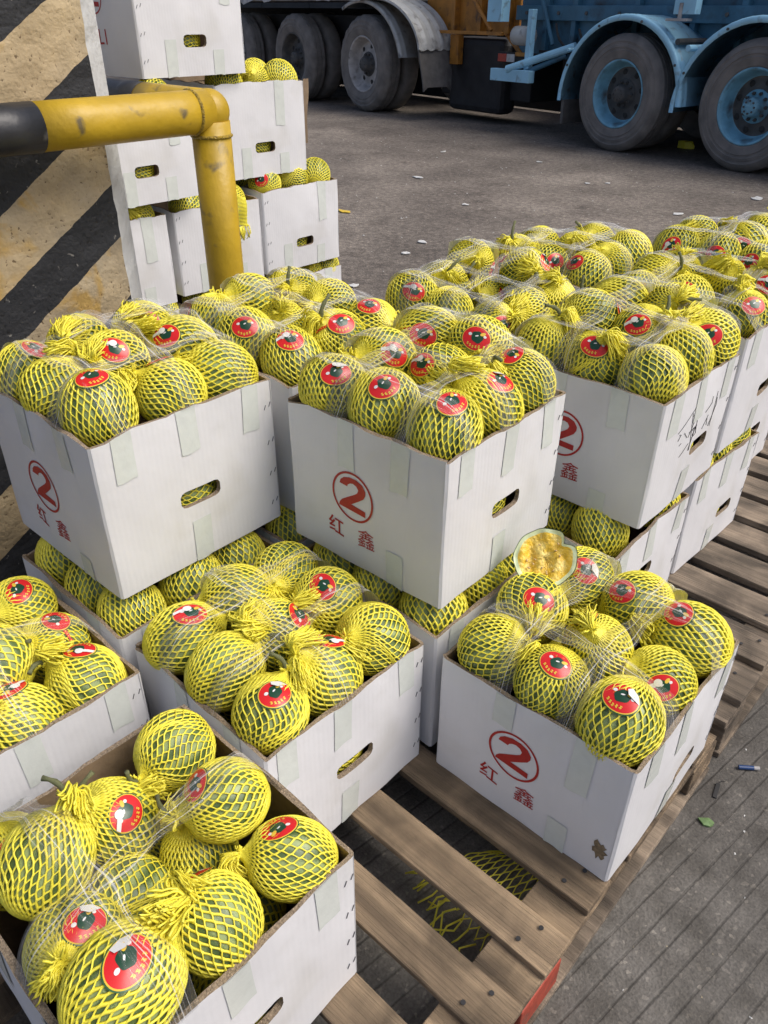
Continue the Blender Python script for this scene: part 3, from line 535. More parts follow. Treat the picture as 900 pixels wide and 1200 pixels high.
# ---------------------------------------------------------------- boxes
TH = .006
TWO = [(-0.2422, 0.1767), (-0.2394, 0.185), (-0.2305, 0.1927), (-0.2156, 0.1976), (-0.1986, 0.1975), (-0.1842, 0.1923), (-0.1759, 0.1816), (-0.176, 0.1735), (-0.1808, 0.1642), (-0.1919, 0.1554), (-0.2131, 0.14), (-0.1762, 0.1383), (-0.1763, 0.1257), (-0.2451, 0.1272), (-0.2436, 0.1343), (-0.237, 0.1424), (-0.2215, 0.1531), (-0.204, 0.1647), (-0.1965, 0.1709), (-0.194, 0.1781), (-0.1988, 0.1843), (-0.2072, 0.1869), (-0.2146, 0.1849), (-0.2209, 0.1803), (-0.2222, 0.1756)]
def glyph(ch):
    cu = bpy.data.curves.new('glyph', 'FONT'); cu.body = ch; cu.offset = .009 if ch == '红' else 0.0; o = bpy.data.objects.new('glyph', cu); COL.objects.link(o)
    dg = bpy.context.evaluated_depsgraph_get(); me = bpy.data.meshes.new_from_object(o.evaluated_get(dg))
    vs = [(v.co.x, v.co.y) for v in me.vertices]; fs = [tuple(p.vertices) for p in me.polygons]
    bpy.data.objects.remove(o); bpy.data.curves.remove(cu); bpy.data.meshes.remove(me)
    if not vs: return [], []
    xs = [v[0] for v in vs]; ys = [v[1] for v in vs]; cx, cy, h = (min(xs) + max(xs)) / 2, (min(ys) + max(ys)) / 2, max(ys) - min(ys)
    return [((x - cx) / h, (y - cy) / h) for x, y in vs], fs
GL = {c: glyph(c) for c in '红鑫LI'}

class Box:
    """open corrugated box; local origin on the floor at the near corner, x runs back to the left, y to the right rear"""
    def __init__(s, key, nx, ny, z0, yaw, W, D, H, seed, hz=.142, hy=0.0):
        s.key = key; s.W, s.D, s.H = W, D, H; s.rg = random.Random(seed); s.hz = hz; s.hy = hy
        s.root = empty('cardboard_box', (nx, ny, z0), yaw); s.N = Vector((nx, ny)); s.z0 = z0; s.yaw = yaw
        s.amp = [s.rg.uniform(.001, .006) for _ in range(4)]; s.ph = s.rg.uniform(0, 9)
        s.dip = [s.rg.uniform(.0, .010) for _ in range(4)]; s.shell()
    def off(s, side, u, z):       # outward bulge of a wall
        t = z / s.H
        return s.amp[side] * math.sin(math.pi * u) * (.35 + math.sin(math.pi * min(t, 1))) + .0012 * math.sin(u * 17 + s.ph + side) * math.sin(z * 26 + s.ph) + (.0035 * math.sin(u * 9 + s.ph * 2 + side) * max(0, t - .75) * 4 * math.sin(math.pi * u))
    def rimz(s, side, u):
        d = s.dip[side] * math.exp(-(u * 9) ** 2) + s.dip[(side + 1) % 4] * math.exp(-((1 - u) * 9) ** 2)
        return -d + .0016 * math.sin(u * 23 + s.ph + side * 2) + .0010 * math.sin(u * 61 + s.ph)
    def P(s, side, u, z, out=0.0):
        # side 0: front print face (y=0) from left to near corner; 1: hand-hole face (x=0) near to rear; 2: back; 3: left
        W, D = s.W, s.D; r = .010; 
        o = s.off(side, u, min(z, s.H)) + out
        if side == 0: p = Vector((-W + W * u, -o, z))
        elif side == 1: p = Vector((o, D * u, z))
        elif side == 2: p = Vector((-W * u, D + o, z))
        else: p = Vector((-W - o, D - D * u, z))
        # round the upright corners
        e = min(u * (W if side % 2 == 0 else D), (1 - u) * (W if side % 2 == 0 else D))
        if e < r:
            k = (r - e) / r; ins = r * (1 - math.sqrt(max(0, 1 - k * k))) * .55
            p += [Vector((0, ins, 0)), Vector((-ins, 0, 0)), Vector((0, -ins, 0)), Vector((ins, 0, 0))][side]
        return p
    def shell(s):
        hz = s.hz; hh = .017; slot0, slot1 = s.D / 2 + s.hy - .044, s.D / 2 + s.hy + .044
        def cols(L, slot):
            c = [0, .004, .010]; 
            if slot: c += list(np.linspace(.03, slot0 - .012, 5)) + [slot0 + k for k in (0, .004, .012, .03, .044, .058, .076, .084, .088)] + list(np.linspace(slot1 + .012, L - .02, 5))
            else: c += list(np.linspace(.03, L - .03, 12))
            return [x / L for x in c + [L - .010, L - .004]]
        zs = sorted([z for z in (0, .006, .03, .055, .08, .11, .14, .17, .20, .225, .25, s.H - .02, s.H) if abs(z - hz) > hh + .008] + [hz - hh, hz + hh])
        ra = zs.index(hz - hh)
        grid = []; tags = []
        for side in range(4):
            L = s.W if side % 2 == 0 else s.D
            for u in cols(L, side % 2 == 1): grid.append((side, u))
        nC = len(grid); nR = len(zs)
        def slotz(side, u, iz, z):
            if side % 2 == 1 and iz in (ra, ra + 1):
                y = u * s.D
                if slot0 - 1e-6 <= y <= slot1 + 1e-6:
                    e = min(y - slot0, slot1 - y); h = hh * (.45 + .55 * min(1, math.sqrt(max(0, 1 - (1 - min(1, e / .014)) ** 2)))); return hz - h if iz == ra else hz + h
            return z
        outer, inner = [], []
        for iz, z in enumerate(zs):
            for side, u in grid:
                zz = slotz(side, u, iz, z)
                if iz == nR - 1: zz += s.rimz(side, u)
                outer.append(s.P(side, u, zz)); q = s.P(side, u, zz, -TH)
                L = s.W if side % 2 == 0 else s.D; e = u * L; e2 = (1 - u) * L
                c = Vector((-s.W / 2, s.D / 2, zz)); 
                q.x = max(min(q.x, -TH), -s.W + TH); q.y = max(min(q.y, s.D - TH), TH); q.z = zz; inner.append(q)
        m = MB(); n = nC * nR; f_out, f_in, f_rim = [], [], []
        hole = set()
        for j in range(nC):
            side, u = grid[j]; side2, u2 = grid[(j + 1) % nC]
            if side % 2 == 1 and side2 == side and slot0 - 1e-6 <= u * s.D and u2 * s.D <= slot1 + 1e-6: hole.add(j)
        for i in range(nR - 1):
            for j in range(nC):
                k = (j + 1) % nC; a, b_, c, d = i * nC + j, i * nC + k, (i + 1) * nC + k, (i + 1) * nC + j
                if i == ra and j in hole: continue
                f_out.append((a, b_, c, d)); f_in.append((n + d, n + c, n + b_, n + a))
        hs = sorted(hole)
        for j in hs:
            k = (j + 1) % nC
            f_rim += [(ra * nC + j, n + ra * nC + j, n + ra * nC + k, ra * nC + k), ((ra + 1) * nC + j, (ra + 1) * nC + k, n + (ra + 1) * nC + k, n + (ra + 1) * nC + j)]
            if j - 1 not in hole: f_rim.append((ra * nC + j, (ra + 1) * nC + j, n + (ra + 1) * nC + j, n + ra * nC + j))
            if k not in hole: f_rim.append((ra * nC + k, n + ra * nC + k, n + (ra + 1) * nC + k, (ra + 1) * nC + k))
        for j in range(nC):
            k = (j + 1) % nC; t = (nR - 1) * nC; f_rim.append((t + j, t + k, n + t + k, n + t + j))
        m.add(outer + inner, [])
        m.f += f_out; m.mi += [0] * len(f_out); m.f += f_in; m.mi += [1] * len(f_in); m.f += f_rim; m.mi += [2] * len(f_rim)
        m.f.append(tuple(n + j for j in range(nC))[::1]); m.mi.append(1)
        for q_ in range(nC): pass
        fl = len(m.v); m.f.append(tuple(j for j in range(nC))[::-1]); m.mi.append(0)
        o = m.build('walls', [M['board'], M['kraft'], M['kraft_edge']], s.root, True); s.walls = o
        try: o.data.set_sharp_from_angle(angle=R(35))
        except Exception: pass
    def flat(s, side, L0, pts, faces, name, m, out=.0009):     # print lying on a wall: pts = (distance from near corner or -distance, z)
        vs = []
        for a, z in pts:
            u = 1 + a / s.W if side == 0 else (a / s.D if side == 1 else a)
            vs.append(s.P(side, u, z, out))
        b = MB(); b.add(vs, faces); return b.build(name, m, s.root)
    def number(s, du=0, dz=0, sc=1.0):
        c0, z0 = -.209 + du, .157 + dz; T = lambda x, z: ((x + .209) * sc + c0, (z - .157) * sc + z0)
        k = 40; pts = [T(-.209 + r * math.cos(2 * math.pi * i / k), .157 + r * math.sin(2 * math.pi * i / k)) for r in (.0525, .0480) for i in range(k)]
        s.flat(0, 0, pts, [(i, (i + 1) % k, k + (i + 1) % k, k + i) for i in range(k)], 'printed_ring', M['print'])
        # split the numeral into quads through its centre line so that it follows the wall
        P2 = [T(*p) for p in TWO]
        s.flat(0, 0, P2, [(0, 1, 23, 24), (1, 2, 22, 23), (2, 3, 21, 22), (3, 4, 20, 21), (4, 5, 19, 20), (5, 6, 18, 19), (6, 7, 18), (7, 8, 17, 18), (8, 9, 16, 17), (9, 10, 15, 16), (10, 14, 15), (10, 13, 14), (10, 11, 12, 13)][:12] + [(10, 11, 12, 13)], 'printed_numeral', M['print'])
    def letters(s, du=0, dz=0, chars=(('红', -.255, .038), ('鑫', -.177, .042)), z=.0755):
        for ch, x, h in chars:
            vs, fs = GL[ch]
            if vs: 
                sl = -.10 if ch == '红' else .04
                s.flat(0, 0, [(x + du + a * h * 1.0, z + dz + b_ * h + a * h * sl) for a, b_ in vs], [f for f in fs], 'printed_character', M['print'])
    def patch(s, side, u, w, z0, z1, lean=0.0):
        b = MB(); n = 5; nz = 6; vs = []; uv = []
        for i in range(nz + 1):
            z = z0 + (z1 - z0) * i / nz
            for j in range(n):
                uu = u + w * (j / (n - 1) - .5) / (s.W if side % 2 == 0 else s.D) + lean * (z - z1); jag = .002 * math.sin(j * 5 + u * 40) if i == 0 else 0
                p = s.P(side, uu, z + jag if z < s.H - 1e-4 else s.H, .0014); 
                if i == nz and z1 >= s.H - 1e-4: p.z += s.rimz(side, uu) + .0008
                vs.append(p); uv.append((i / nz, j / n))
        b.add(vs, [(i * n + j, i * n + j + 1, (i + 1) * n + j + 1, (i + 1) * n + j) for i in range(nz) for j in range(n - 1)]); b.uv = uv
        return b.build('tape_patch', M['tape'], s.root, True)
    def staples(s, side=1, u=.955):
        b = MB()
        for z in (.045, .115, .185, .26):
            for d in (-.006, .006):
                a = [s.P(side, u + d / s.D - .003, z - .0045 + d * .3, .0012), s.P(side, u + d / s.D + .008, z + .0045 + d * .3, .0012)]; b.tube(a, .0008, 4)
        return tag(b.build('staples', M['staple'], s.root), kind='stuff')
    def world(s, x, y, z):
        c, sn = math.cos(s.yaw), math.sin(s.yaw); return Vector((s.N.x + x * c - y * sn, s.N.y + x * sn + y * c, s.z0 + z))
    def band(s, axis, t, w=.042, mels=(), seed=0, lift=.002):
        """packing tape stretched over the melons, wall to wall: axis 'x' runs from the hand-hole face to the left one"""
        q = random.Random(seed); n = 44; L = s.W if axis == 'x' else s.D
        rows = []
        K = 7
        for j in range(K):
            o = (j / (K - 1) - .5) * w; hs = []
            for i in range(n + 1):
                a = i / n * L; x, y = (-a, t * s.D + o) if axis == 'x' else (-t * s.W + o, a)
                P_ = s.world(x, y, 0); h = s.H + .001
                for (c, r) in mels:
                    d2 = (P_.x - c.x) ** 2 + (P_.y - c.y) ** 2; rr = r * 1.07
                    if d2 < rr * rr * .98: h = max(h, c.z + math.sqrt(rr * rr - d2) - s.z0)
                hs.append((a, h))
            hull = []
            for p in hs:
                while len(hull) > 1 and (hull[-1][0] - hull[-2][0]) * (p[1] - hull[-2][1]) - (hull[-1][1] - hull[-2][1]) * (p[0] - hull[-2][0]) >= 0: hull.pop()
                hull.append(p)
            xs = [h[0] for h in hull]; ys = [h[1] for h in hull]
            rows.append([float(np.interp(i / n * L, xs, ys)) for i in range(n + 1)])
        vs = []; uv = []; ph = [q.uniform(0, 6) for _ in range(4)]
        mx = [max(rows[j][i] for j in range(K)) for i in range(n + 1)]
        for i in range(n + 1):
            pin = 1 - .35 * math.sin(math.pi * i / n) * q.uniform(.6, 1.0)
            for j in range(K):
                a = i / n * L; o = (j / (K - 1) - .5) * w * (.80 + .20 * math.sin(i * .5 + ph[3])) + .004 * math.sin(i * .22 + ph[0])
                h = rows[j][i] * .10 + mx[i] * .90 + lift + .0014 * math.sin(j * 2.6 + i * .15 + ph[1]) + .0010 * math.sin(i * .9 + j + ph[2])
                if i in (0, n): h = s.H + .001
                x, y = (-a, t * s.D + o) if axis == 'x' else (-t * s.W + o, a)
                if i == 0: x, y = (x + .003, y) if axis == 'x' else (x, y - .003)
                vs.append((x, y, h)); uv.append((i / n, j / K))
        b = MB(); b.add(vs, [(i * K + j, i * K + j + 1, (i + 1) * K + j + 1, (i + 1) * K + j) if axis == 'x' else (i * K + j, (i + 1) * K + j, (i + 1) * K + j + 1, i * K + j + 1) for i in range(n) for j in range(K - 1)]); b.uv = uv
        o = b
        nz_ = sum((Vector(vs[f[1]]) - Vector(vs[f[0]])).cross(Vector(vs[f[2]]) - Vector(vs[f[0]])).z for f in b.f)
        if nz_ < 0: b.f = [f[::-1] for f in b.f]
        return b.build('film_band', M['film'], s.root, True)

LAB = {
'T1': 'upper white box marked 2 next to the striped pillar',
'T2': 'white box marked 2 in the middle of the upper layer, above the cut melon',
'T3': 'upper white box with black handwriting above its hand hole',
'T4': 'upper white box behind the handwritten box, cut by the right edge',
'T5': 'rearmost upper white box, standing alone against the asphalt',
'T6': 'upper white box directly behind the middle box marked 2',
'T7': 'upper white box between pillar and middle box, in front of the yellow post',
'T9': 'farthest upper white box at the top right edge',
'B1': 'open white box marked 2 on the pallet corner with a torn brown spot',
'B2': 'open white box on the slats between the nearest box and pallet corner box',
'B3': 'nearest open white box at the bottom left with melons tied at odd angles',
'B4': 'open white box cut by the left edge, behind the nearest box',
'B5': 'lower white box carrying the upper left box',
'B6': 'lower white box carrying the middle box marked 2',
'B7': 'lower white box carrying the handwritten box',
'B8': 'lower white box on dark pallet, yellow net filling its hand hole',
'B10': 'lower white box hidden in the dark gap between the upper boxes',
'B11': 'lower white box under the box behind the middle one',
'B12': 'lower white box under the rearmost upper box',
'B13': 'lower white box at the far right under the farthest one',
}
SHORT = {'T1': 'box beside pillar', 'T2': 'middle box marked 2', 'T3': 'handwritten box', 'T4': 'box behind handwritten one', 'T5': 'rearmost upper box', 'T6': 'box behind middle one', 'T7': 'box before yellow post', 'T9': 'far right upper box',
 'B1': 'open box on pallet corner', 'B2': 'open box on the slats', 'B3': 'nearest open box', 'B4': 'open box at left edge', 'B5': 'box under pillar side box', 'B6': 'box under middle box', 'B7': 'box under handwritten box', 'B8': 'box on dark pallet', 'B10': 'dark gap between marked boxes'}
bx = {}
HOLE = {'T3': (.124, .033), 'T4': (.116, .018), 'B1': (.095, .040), 'B7': (.176, -.018), 'B8': (.104, .055)}
for i, (k, v) in enumerate(BOX.items()):
    bx[k] = Box(k, *v, seed=100 + i, hz=HOLE.get(k, (.142, 0))[0], hy=HOLE.get(k, (.142, 0))[1]); tag(bx[k].root, LAB[k], 'box', 'white cardboard melon boxes')
for k in ('T1', 'T2', 'T3', 'B1', 'T4', 'B2', 'T7'):
    s = bx[k]; s.number(); s.letters()
for k, s in bx.items():
    q = random.Random(hash(k[1:]) % 97 + ord(k[0]) if False else sum(map(ord, k)))
    for u in ((.15, .47, .85) if k != 'B2' else (.10, .45, .86)):
        s.patch(1, u + q.uniform(-.02, .02), .040, s.H - q.uniform(.075, .10), s.H, q.uniform(-.15, .15))
    s.patch(1, .47 + q.uniform(-.03, .03), .042, .0, q.uniform(.07, .095), q.uniform(-.1, .1))
    for u in (.40, .76):
        s.patch(0, u + q.uniform(-.03, .03), .040, s.H - q.uniform(.07, .12), s.H, q.uniform(-.15, .15))
    s.patch(0, .72, .04, 0, q.uniform(.04, .09))
    s.staples()
# handwriting above the hand hole
HW = [[(0.1875, 0.2416), (0.0865, 0.1954)], [(0.0931, 0.1758), (0.1032, 0.1878), (0.0944, 0.1898)], [(0.1815, 0.2162), (0.1469, 0.1648)], [(0.1815, 0.2162), (0.1814, 0.1736), (0.171, 0.172)], [(0.1493, 0.2195), (0.1639, 0.1529), (0.1655, 0.1275)], [(0.1217, 0.1269), (0.1553, 0.148)], [(0.1797, 0.1823), (0.1594, 0.1285)], [(0.2445, 0.2267), (0.2439, 0.2122), (0.2164, 0.1988)], [(0.2725, 0.2295), (0.2645, 0.1487)], [(0.2757, 0.2137), (0.2799, 0.1959), (0.2533, 0.1528)], [(0.238, 0.1858), (0.2177, 0.1589)], [(0.115, 0.1635), (0.1058, 0.1603)], [(0.1675, 0.1624), (0.1831, 0.181), (0.1471, 0.1755)], [(0.1204, 0.1854), (0.1402, 0.1673)], [(0.2363, 0.1782), (0.2403, 0.1603)], [(0.1509, 0.2112), (0.1832, 0.213)], [(0.1641, 0.1745), (0.1814, 0.179), (0.1849, 0.1614), (0.1674, 0.157)]]
s = bx['T3']; b = MB()
for st in HW:
    pts = []
    for (a0, z0), (a1, z1) in zip(st[:-1], st[1:]):
        for t in np.linspace(0, 1, 6): pts.append(s.P(1, (a0 + (a1 - a0) * t) / s.D, z0 + (z1 - z0) * t, .0008))
    pts = [p for i, p in enumerate(pts) if i == 0 or (p - pts[i - 1]).length > 1e-5]
    b.tube(pts, .0006, 4, 0, .9)
b.build('handwriting', M['ink'], s.root)
# torn brown spot near the lower near corner of the pallet-corner box
s = bx['B1']; q = random.Random(2); k = 22
pts = [(-.027, .070)] + [(-.027 + (.013 + q.uniform(-.005, .004)) * math.cos(6.283 * i / k), .070 + (.021 + q.uniform(-.008, .006)) * math.sin(6.283 * i / k)) for i in range(k)]
s.flat(0, 0, pts, [(0, 1 + i, 1 + (i + 1) % k) for i in range(k)], 'torn_spot', M['dirtpatch'])

# left-hand tall stack behind the rail (hand holes sit low on these)
SX = [ # x, y, z, yaw, W, D, H, label
(-1.52, .93, .06, 0, .38, .38, .30, 'bottom white box at the right end of the tall stack'),
(-1.53, .54, .06, 0, .38, .37, .30, 'bottom white box in the middle of the tall stack behind the post'),
(-1.53, .13, .06, 0, .38, .38, .30, 'bottom white box of the tall stack next to the pillar'),
(-1.509, .905, .40, -.01, .38, .38, .30, 'second layer white box right of the post, melons heaped on it'),
(-1.52, .53, .40, -.05, .38, .355, .285, 'second layer white box half hidden by the yellow post, netting over its rim'),
(-1.50, .12, .40, -.03, .38, .365, .29, 'second layer white box between pillar and its neighbour in the tall stack'),
(-1.455, .225, .735, .03, .38, .385, .30, 'third layer white box under the rail left of the post'),
(-1.545, .765, .745, -.04, .38, .385, .30, 'third layer white box right of the post with a flap folded out'),
(-1.51, .485, 1.075, .02, .38, .40, .33, 'topmost white box of the tall stack, red 2 cut by the pillar'),
]
sbx = []
for i, v in enumerate(SX):
    s = Box('S%d' % i, *v[:7], seed=300 + i, hz=.095); tag(s.root, v[7], 'box', 'white cardboard melon boxes'); sbx.append(s)
    q = random.Random(i); s.patch(1, .3 + q.uniform(-.05, .05), .04, 0, .10); s.patch(1, .75 + q.uniform(-.08, .08), .042, s.H - .14, s.H); s.patch(1, .72, .042, 0, .07)
    s.staples(1, .04)
s = sbx[8]; s.number(.0, .055, .95); s.letters(0, 0, (('L', -.19, .04), ('I', -.165, .04)), .105)
s = sbx[7]; b = MB(); # folded-out flap strip at the right end
vs = []
for i in range(9):
    z = s.H * (1 - .70 * i / 8); a = s.P(1, 1.0, z, .001); vs += [a + Vector((0, 0, 0)), a + Vector((.004, .022 - .0022 * i + .003 * math.sin(i), 0)), a + Vector((.0, .022 - .0022 * i + .003 * math.sin(i), .0)) + Vector((-.006, .0, 0))]
b.add(vs, [(i * 3 + j, i * 3 + j + 1, (i + 1) * 3 + j + 1, (i + 1) * 3 + j) for i in range(8) for j in range(2)]); b.build('folded_flap', M['kraft'], s.root)

# ---------------------------------------------------------------- netted melons (unit: radius 1)
def net_surface(kn, seed):
    """r, z of the net along the meridian t in 0..1 (knot at +z), smooth warp shared by both strand families"""
    q = random.Random(seed); A = [(q.uniform(.04, .085), q.randint(1, 3), q.uniform(0, 6), q.uniform(2, 5)) for _ in range(4)]
    def f(t, th):
        w = sum(a * math.sin(k * th + p + m * t * 3) for a, k, p, m in A) * math.sin(math.pi * t)
        t2 = t + sum(a * .28 * math.sin(k * th + p * 2 + 1) for a, k, p, m in A) * math.sin(math.pi * t)
        e0 = .045 if kn else .012; ph = e0 * math.pi + t2 * ((1 - e0) * math.pi)
        r, z = math.sin(ph), math.cos(ph) * 1.06
        ph0 = .62
        if kn and ph < ph0:                      # gathered like a tent below the knot
            k = max(0, (ph - .045 * math.pi) / (ph0 - .045 * math.pi)); r0, z0 = math.sin(ph0), math.cos(ph0) * 1.06
            r = .085 + (r0 - .085) * k ** 1.12; z = 1.20 + (z0 - 1.20) * (k ** .75 if k > 0 else 0)
            r = max(r, math.sin(ph) * (1 if z < math.cos(ph) * 1.06 else 0))
            if z < math.cos(ph) * 1.06: z = math.cos(ph) * 1.06
        rr = 1.025 + .012 * math.sin(3 * th + 5 * t + A[0][2])
        return Vector((r * rr * math.cos(th + w), r * rr * math.sin(th + w), z * (1.02 if not kn or ph > ph0 else 1.0)))
    return f
def net_mesh(name, kn, seed, N=34, cells=23, sub=4):
    f = net_surface(kn, seed); b = MB(); q = random.Random(seed * 7)
    for fam in (1, -1):
        for s in range(N):
            pts = []; th0 = 2 * math.pi * s / N
            tot = cells * sub
            for i in range(tot + 1):
                h = i / sub; d = h - .62 * math.sin(2 * math.pi * h) / (2 * math.pi)
                tt = i / tot; tt = .5 - .5 * math.cos(math.pi * (tt * .86 + .07)); tt = (tt - .0120) / .976; tt = min(max(tt, 0), 1)
                pts.append(f(tt, th0 + fam * math.pi / N * d))
            b.tube(pts, [.0325 + .0105 * abs(math.cos(math.pi * i / tot)) + .0035 * math.sin(i * .7 + s) + .003 * math.sin(i * .13 + s * .6 + seed) for i in range(tot + 1)], 4, 0, .55, caps=False)
    return b.mesh(name, M['net'], True)
def tuft_mesh(name, seed, n=46, big=1.0):
    q = random.Random(seed); b = MB()
    # tight knot
    for k in range(9):
        a = 2 * math.pi * k / 9; b.tube([(.10 * math.cos(a), .10 * math.sin(a), 1.06), (.055 * math.cos(a + .6), .055 * math.sin(a + .6), 1.15), (.075 * math.cos(a + 1.2), .075 * math.sin(a + 1.2), 1.24)], .045, 5)
    b.tube([(.085 * math.cos(t), .085 * math.sin(t), 1.165 + .01 * math.sin(2 * t)) for t in np.linspace(0, 6.5, 22)], .03, 5)
    la = q.uniform(0, 6.28); lean = Vector((math.cos(la), math.sin(la), 0)) * q.uniform(.7, 1.3)
    ld = lean.normalized(); sd_ = Vector((-ld.y, ld.x, 0)); Ltot = .62 * big
    for k in range(n):       # limp bunched tail of loose net ends, folded over to one side
        fan = q.gauss(0, .42); up = q.uniform(.0, 1.0); L = Ltot * q.uniform(.55, 1.15); ph = q.uniform(0, 6)
        d = (ld + sd_ * fan).normalized(); rise = .16 + .34 * up; pts = []
        a0 = q.uniform(0, 6.28); p0 = Vector((.055 * math.cos(a0), .055 * math.sin(a0), 1.19))
        for i in range(9):
            t = i / 8; pts.append(p0 + d * L * (t ** 1.15) + Vector((0, 0, rise * math.sin(min(1, t * 1.35) * 2.2) - (.30 + .2 * (1 - up)) * t * t)) + sd_ * .030 * math.sin(t * 10 + ph) + Vector((0, 0, .022 * math.sin(t * 12 + ph * 2))))
        if k % 2:
            for i in range(1, 5):
                t = i / 4; pts.append(pts[8] + sd_ * .07 * math.sin(t * 1.57) - d * L * .35 * t + Vector((0, 0, .03 * t)))
        b.tube(pts, .032, 4, 0, .6)
    for k in range(22):      # a few short ends standing the other way
        a0 = q.uniform(0, 6.28); d = Vector((math.cos(a0), math.sin(a0), q.uniform(.3, 1.2))).normalized(); p0 = Vector((0, 0, 1.18)); L = q.uniform(.20, .46)
        b.tube([p0 + d * L * t + Vector((0, 0, -.10 * t * t)) + d.orthogonal() * .02 * math.sin(t * 9) for t in (0, .25, .5, .75, 1)], .032, 4, 0, .6)
    return b.mesh(name, M['net'], True)
def lobe_mesh():
    b = MB(); k = 32; n = 20; vs = []
    prof = [(math.sin(math.pi * i / n), math.cos(math.pi * i / n) * 1.05) for i in range(n + 1)]
    q = random.Random(4)
    def wob(i, j): return .008 * math.sin(3 * 2 * math.pi * j / k + 1) * math.sin(math.pi * i / n) + .006 * math.sin(2 * math.pi * j / k * 2)
    b.lathe([(max(r, 1e-4), z) for r, z in prof], k, None, 0, wob); return b
RIND = lobe_mesh().mesh('melon_rind', M['rind'], True)
NETK = [net_mesh('net_tied_%d' % i, True, 10 + i) for i in range(4)]
NETP = [net_mesh('net_plain_%d' % i, False, 30 + i) for i in range(3)]
TUFT = [tuft_mesh('net_ends_%d' % i, 50 + i, 52 + 5 * i, 1.12 + .12 * (i % 2)) for i in range(4)]
def stem_mesh(seed):
    q = random.Random(seed); a = q.uniform(0, 6.28); h = q.uniform(.5, .9); b = MB(); d = Vector((math.cos(a), math.sin(a), 0))
    pts = [Vector((0, 0, 1.05)) + Vector((0, 0, 1)) * h * .62 * math.sin(t * 1.7) + d * h * (t * t * .9) for t in np.linspace(0, 1, 9)]
    b.tube(pts, [.085 - .03 * t + .012 * math.sin(t * 20) for t in np.linspace(0, 1, 9)], 8); return b.mesh('melon_stem', M['stem'], True)
STEM = [stem_mesh(i) for i in range(4)]
def sticker_mesh(seed, style):
    """oval paper tag curved over the melon (radius 1, centred on +z); green edge, red field, plain green blob, gold marks"""
    q = random.Random(seed); b = MB(); A, B_ = .47, .395; R0 = 1.065
    def pt(x, y, lift): 
        L = math.hypot(x, y); a = L; s_ = math.sin(a) / L if L > 1e-6 else 1
        return (x * s_ * R0, y * s_ * R0, math.cos(a) * R0 + lift)
    def disc(cx, cy, rx, ry, lift, mi, k=24, rot=0.0, inner=0.0, fn=None):
        vs = []; c, s_ = math.cos(rot), math.sin(rot); rings = [inner, .5 * (1 + inner), 1]
        for r in rings:
            for i in range(k):
                a = 2 * math.pi * i / k; x, y = rx * r * math.cos(a), ry * r * math.sin(a)
                if fn: x, y = x * fn(a), y * fn(a)
                vs.append(pt(cx + x * c - y * s_, cy + x * s_ + y * c, lift))
        fs = [(m * k + i, m * k + (i + 1) % k, (m + 1) * k + (i + 1) % k, (m + 1) * k + i) for m in (0, 1) for i in range(k)]
        if inner == 0: fs = [f for f in fs]
        b.add(vs, fs, mi)
    disc(0, 0, A, B_, 0, 0, 36); disc(0, 0, A * .95, B_ * .94, .004, 4, 36, inner=.94); disc(0, 0, A * .90, B_ * .89, .004, 1, 36)
    # plain green fruit shape with pale ovals at its sides
    disc(.02, .04, .19, .165, .008, 2, 22, q.uniform(0, 3), fn=lambda a: 1 + .06 * math.sin(5 * a + 1))
    disc(-.21, .07, .055, .045, .009, 3, 12); disc(.23, .12, .045, .040, .009, 3, 12); disc(.15, .17, .085, .05, .010, 4, 10, .6)
    disc(.0, .07, .05, .02, .010, 3, 10, .5)
    # gold lettering along the lower edge
    for k in range(5):
        x = -.19 + k * .088; y = -.235 - .03 * math.cos((k - 2) * .6) + .02 * abs(k - 2)
        for dx, dy, w, h in ((0, .030, .034, .012), (0, -.014, .038, .011), (-.004, 0, .011, .042), (.018, -.012, .010, .032)):
            disc(x + dx, y + dy, w, h, .009, 4, 6, q.uniform(-.35, .35))
    if style == 1:      # narrow neck with a small round end
        vs = [pt(-A * .95 - .02 - .30 * t, -.05 * t + o * (.045 if t < 1 else .03), .0) for t in (-.1, .5, 1) for o in (-1, 1)]
        b.add(vs, [(0, 1, 3, 2), (2, 3, 5, 4)], 1); disc(-A - .34, -.055, .085, .075, .002, 0, 16); disc(-A - .34, -.055, .07, .062, .006, 1, 16); disc(-A - .34, -.055, .03, .03, .009, 4, 8)
        for k in range(3): disc(-A - .03 - .08 * k, -.012 * k - .005, .022, .016, .006, 4, 6)
    if style == 2:      # neck folded over: its white back shows across the oval
        vs = [pt(-A * .92 + .30 * t, .03 + .10 * t + o * .05, .03) for t in (0, .5, 1) for o in (-1, 1)]
        b.add(vs, [(0, 1, 3, 2), (2, 3, 5, 4)], 3); disc(-A * .92 + .34, .15, .11, .10, .034, 3, 18)
    if style == 3:      # peeled edge folded white
        vs = [pt(A * .1, B_ * .93, .01), pt(A * .55, B_ * .75, .012), pt(A * .88, B_ * .35, .01), pt(A * .25, B_ * .30, .09), pt(A * .0, B_ * .62, .06)]
        b.add(vs, [(0, 4, 3, 2, 1)], 3)
    return b.mesh('oval_tag', [M['rim'], M['red'], M['dkgreen'], M['white'], M['gold']], True)
STICK = [sticker_mesh(i, s) for i, s in enumerate((0, 1, 2, 0, 3, 0))]

